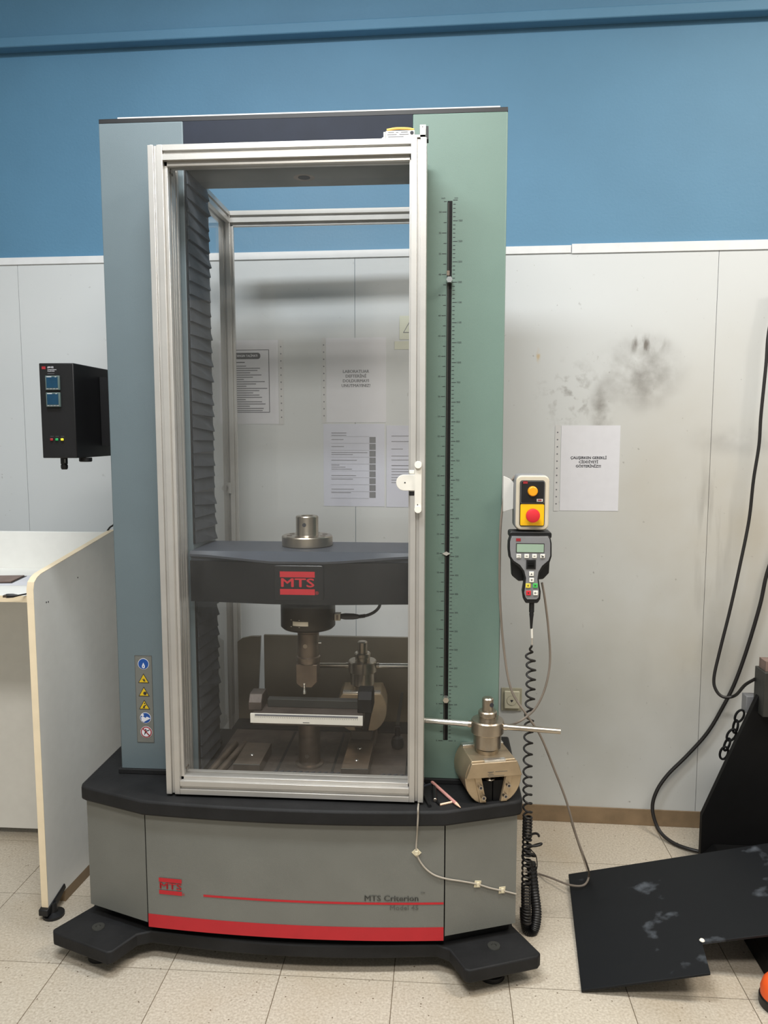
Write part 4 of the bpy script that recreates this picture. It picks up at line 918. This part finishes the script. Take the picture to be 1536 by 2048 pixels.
hb = MB().prism(rrect(hx0-0.01, hx1, hz0, hz1, 0.0095), 'Y', -0.0078, -0.0071, WM).build('heading_pill', 'ink', t)
lettering('YANGIN TALİMATI', 0.011, WM @ T(((hx0+hx1)/2-0.004, -0.0082, (hz0+hz1)/2)), 'paper', hb, offset=0.0003, sx=0.85)
random.seed(3)
wbox(t, hx0-0.01, hx0+0.035, hz0-0.013, hz0-0.010, 'print_line', 'ink')
for i in range(21):
    z = hz0-0.026-i*0.0078; wbox(t, hx0-0.03, hx0-0.03+random.uniform(0.09, 0.145) if i % 3 else hx0+0.03+random.uniform(0, 0.04), z, z+0.003, 'print_line', 'ink_grey')
t, xa, xb, za, zb = notice('pale lilac printed form with a column of nine grey squares', 648, 848, 769, 1012, 'paper_lilac')
sq = [(868+13.6*i) for i in range(9)]
for i in range(9):
    x0_, z1_ = local_wall(739, 874+13.7*i); x1_, z0_ = local_wall(751.5, 886+13.7*i); wbox(t, x0_, x1_, z0_, z1_, 'grey_square', 'square_grey')
random.seed(5)
for k, py in enumerate((866, 870.5, 879, 893, 905, 909, 920.5, 930, 934, 938, 951, 958, 978, 985)):
    x0_, z_ = local_wall(663, py); x1_, _ = local_wall((693, 693, 687, 688, 735, 706, 714, 679, 691, 704, 712, 706, 708, 702)[k], py)
    wbox(t, x0_, x1_, z_-0.0009, z_+0.0009, 'print_line', 'ink' if k == 0 else 'ink_grey')
for i in range(10):
    x0_, z_ = local_wall(662, 873+13.7*i); x1_, _ = local_wall(738, 873); wbox(t, x0_, x1_, z_-0.0003, z_+0.0003, 'rule_line', 'square_grey')
t, xa, xb, za, zb = notice('pale lilac sheet of small print half hidden by the door post', 773, 851, 885, 1014, 'paper_lilac')
for k, py in enumerate((872, 883, 898, 912, 920, 931, 938, 943, 949, 955, 960, 965)):
    x0_, z_ = local_wall(783, py); x1_, _ = local_wall((860, 855, 806, 860, 850, 865, 850, 858, 860, 850, 855, 845)[k], py)
    wbox(t, x0_, x1_, z_-0.0009, z_+0.0009, 'print_line', 'ink' if k == 5 else 'ink_grey')
t, xa, xb, za, zb = notice('small pale yellow warning sign with a faint triangle high beside the door post', 799, 631, 850, 679, 'paper_yellow', name='warning_sign')
zc_ = (za+zb)/2; xc_ = xa+0.034
MB().prism([(xc_-0.022, zc_-0.018), (xc_+0.022, zc_-0.018), (xc_, zc_+0.020)], 'Y', -0.0076, -0.0071, WM).build('triangle', 'square_grey', t)
MB().prism([(xc_-0.018, zc_-0.0155), (xc_+0.018, zc_-0.0155), (xc_, zc_+0.015)], 'Y', -0.0080, -0.0075, WM).build('triangle_field', 'paper_yellow', t)
t, xa, xb, za, zb = notice('narrow pale yellow sign directly below the triangle warning sign', 789, 682, 850, 699, 'paper_yellow', name='warning_sign')
# phone socket
so = thing('phone_socket', 'old square cream phone socket low on the wall behind the grip', 'socket', PW(1023, 1420, 0.006), PH)
def local_box(x0p, y0p, x1p, y1p, y0, y1, nm, m, par, bev=0.0):
    xa, za = local_wall(x0p, y1p); xb, zb = local_wall(x1p, y0p)
    return MB().box(xa, xb, y0, y1, za, zb, WM).build(nm, m, par, bev=bev)
local_box(1002, 1376, 1044, 1420, -0.010, -0.006, 'back_plate', 'socket_old', so, 0.001)
local_box(1008, 1381, 1039, 1415, -0.018, -0.010, 'cover', 'socket', so, 0.003)
xa, za = local_wall(1023, 1399)
MB().lathe([(0.018, -0.0190), (0.018, -0.018)], (xa, 0, za), 28, 'Y', WM).build('disc', 'socket_old', so)
MB().lathe([(0.0165, -0.0195), (0.0165, -0.018)], (xa, 0, za), 28, 'Y', WM).build('disc_face', 'socket', so)
MB().prism([(xa-0.005, za+0.003), (xa+0.005, za+0.003), (xa+0.004, za-0.001), (xa, za-0.006), (xa-0.004, za-0.001)], 'Y', -0.0200, -0.0190, WM).build('jack_hole', 'ink', so)

# ================================================================== THE OTHER MACHINE AT THE RIGHT EDGE
rm = thing('press_frame', 'black steel machine frame with sloping gusset at the right edge', 'machine', (1.6, 0.3, 0))
def gp(pts, Y): return [(PY(x, y, Y).x, PY(x, y, Y).z) for x, y in pts]
ga = gp([(1400, 1625), (1464, 1488), (1511, 1388)], 0.44)
g0 = ga[0][0]
MB().prism([(g0, 0.0), ga[0], ga[1], ga[2], (1.95, ga[2][1]), (1.95, 0.0)], 'Y', 0.42, 0.44).build('gusset', 'machine_black', rm, bev=0.001)
gb = gp([(1510, 1331)], 0.46)[0]
MB().box(gb[0], 1.95, 0.385, 0.46, 0.52, gb[1]).build('bed_block', 'machine_grey', rm, bev=0.002)
gb2 = gp([(1532, 1326)], 0.40)[0]
MB().box(gb2[0], 1.95, 0.40, 0.45, gb[1], gb2[1]+0.004).build('top_plate', 'notebook', rm)
gs = gp([(1491, 1391), (1515, 1425)], 0.47)
MB().box(gs[0][0], gs[1][0]+0.05, 0.461, 0.50, gs[1][1], gs[0][1]).build('lug', 'handset_grey', rm, bev=0.002)
MB().prism([(1.205, 0.0), (1.205, 0.05), (1.24, 0.085), (1.95, 0.085), (1.95, 0.0)], 'Y', -0.085, 0.419).build('base_skid', 'machine_black', rm, bev=0.003)
# chain hanging behind the gusset
cn = [(1479, 1432, 65), (1471, 1453, 80), (1463, 1470, 62), (1454, 1489, 70), (1448, 1506, 75)]
cht = thing('hanging_chain', 'dark link chain hanging beside the black gusset', 'chain', PY(1466, 1470, 0.475))
for k, (px, py, an) in enumerate(cn):
    p = PY(px, py, 0.475); pts_ = []
    for i in range(25):
        a_ = 2*math.pi*i/24; u_, v_ = 0.021*math.cos(a_), 0.011*math.sin(a_)
        ca, sa = math.cos(R(an)), math.sin(R(an)); tw_ = (0.25 if k % 2 else 1.0)
        pts_.append(p+Vector((u_*ca-v_*sa*tw_, v_*(0.9 if k % 2 else 0.25), u_*sa+v_*ca*tw_)))
    MB().tube(pts_, 0.0038, 8).build('chain_link', 'machine_black', cht)
# black sheet leaning over the skid
SL = 0.276
def on_sheet(px, py):
    d = ray(px, py); n_ = Vector((-SL, 0, 1)); p0 = Vector((0.74, 0, 0.014)); return CAM + d*((p0-CAM).dot(n_)/d.dot(n_))
so_ = [on_sheet(*q) for q in ((1137, 1748), (1163, 1980), (1421, 1946), (1404, 1885), (1536, 1869))]
so_ += [so_[-1]+(so_[4]-so_[3])*1.0]; bk = on_sheet(1536, 1686); so_ += [bk+(bk-so_[0])*0.4, bk]
bk2 = [p+Vector((0, 0, -0.006)) for p in so_]; n = len(so_)
tag(MB().add(so_+bk2, [list(range(n)), list(range(n, 2*n))[::-1]] + [[i, (i+1) % n, n+(i+1) % n, n+i] for i in range(n)]).build('black_sheet', 'black_sheet', bev=0.0006), 'black notched sheet with chalky scuffs, one end on the floor, other raised', 'sheet')
tag(MB().lathe([(0.004, 0.0), (0.007, 0.003), (0.005, 0.006), (0.002, 0.007)], on_sheet(1404, 1883)+Vector((0, 0, 0.0)), 10).build('paint_chip', 'white_plastic'), 'white flake stuck at the notch corner of the black sheet', 'flake')
# black cables hanging on the wall at the right
c1 = [PW(1560, 560, 0.06), PW(1538, 660, 0.06), PW(1532, 730, 0.06), PW(1522, 830, 0.06), PW(1518, 890, 0.06), PW(1507, 960, 0.06), PW(1498, 1040, 0.06), PW(1480, 1130, 0.07), PW(1460, 1220, 0.08), PW(1440, 1300, 0.09), PW(1428, 1355, 0.10), PW(1432, 1380, 0.11), PW(1447, 1394, 0.12), PW(1470, 1391, 0.13), PY(1490, 1370, 0.48), PY(1510, 1358, 0.45)]
tag(MB().tube(spline(c1, 8), 0.0052, 10).build('power_cable', 'cable_black'), 'thin black cable down the wall curling up into the right machine', 'cable')
c2 = [PW(1570, 1050, 0.03), PW(1536, 1140, 0.03), PW(1520, 1210, 0.03), PW(1495, 1295, 0.03), PW(1470, 1365, 0.03), PW(1445, 1415, 0.03), PW(1415, 1465, 0.03), PW(1375, 1510, 0.03), PW(1335, 1550, 0.035), PW(1312, 1585, 0.045), PW(1305, 1620, 0.06), PW(1318, 1660, 0.09), PZ(1345, 1685, 0.010), PZ(1385, 1700, 0.010), PZ(1430, 1708, 0.010)]
tag(MB().tube(spline(c2, 8), 0.0062, 10).build('power_cable', 'cable_black'), 'thick black cable swinging down the wall and along the floor', 'cable')
# shoe at the frame's right edge
sh = thing('work_shoe', 'rounded orange toe with black sole at the bottom right corner', 'shoe', (1.28, -0.16, 0))
SHX, SHY = 0.022, -0.014
def shoe_out(sc1, z): 
    pts_ = []
    for i in range(20):
        a_ = math.pi/2+math.pi*i/19; pts_.append((1.19+SHX+0.062*sc1*math.cos(a_)*1.0, -0.168+SHY+0.055*sc1*math.sin(a_)))
    pts_ += [(1.40, -0.168-0.042*sc1), (1.44, -0.19+0.03), (1.40, -0.168+0.042*sc1)]
    return pts_
MB().prism(shoe_out(1.0, 0), 'Z', 0.0, 0.026).build('sole', 'black', sh, bev=0.004)
lev = [(0.95, 0.026), (0.96, 0.04), (0.88, 0.058), (0.70, 0.072), (0.45, 0.080)]
m_ = MB(); vs = []; n = len(shoe_out(1, 0))
for s1, z1_ in lev: vs += [(x, y, z1_) for x, y in shoe_out(s1, 0)]
fs = [[j*n+i, j*n+(i+1) % n, (j+1)*n+(i+1) % n, (j+1)*n+i] for j in range(len(lev)-1) for i in range(n)] + [[(len(lev)-1)*n+i for i in range(n)], list(range(n))[::-1]]
m_.add(vs, fs).build('upper', 'orange', sh)
MB().prism([(1.30, -0.20), (1.42, -0.195), (1.42, -0.14), (1.30, -0.136)], 'Z', 0.06, 0.12).build('collar', 'black', sh, bev=0.01)
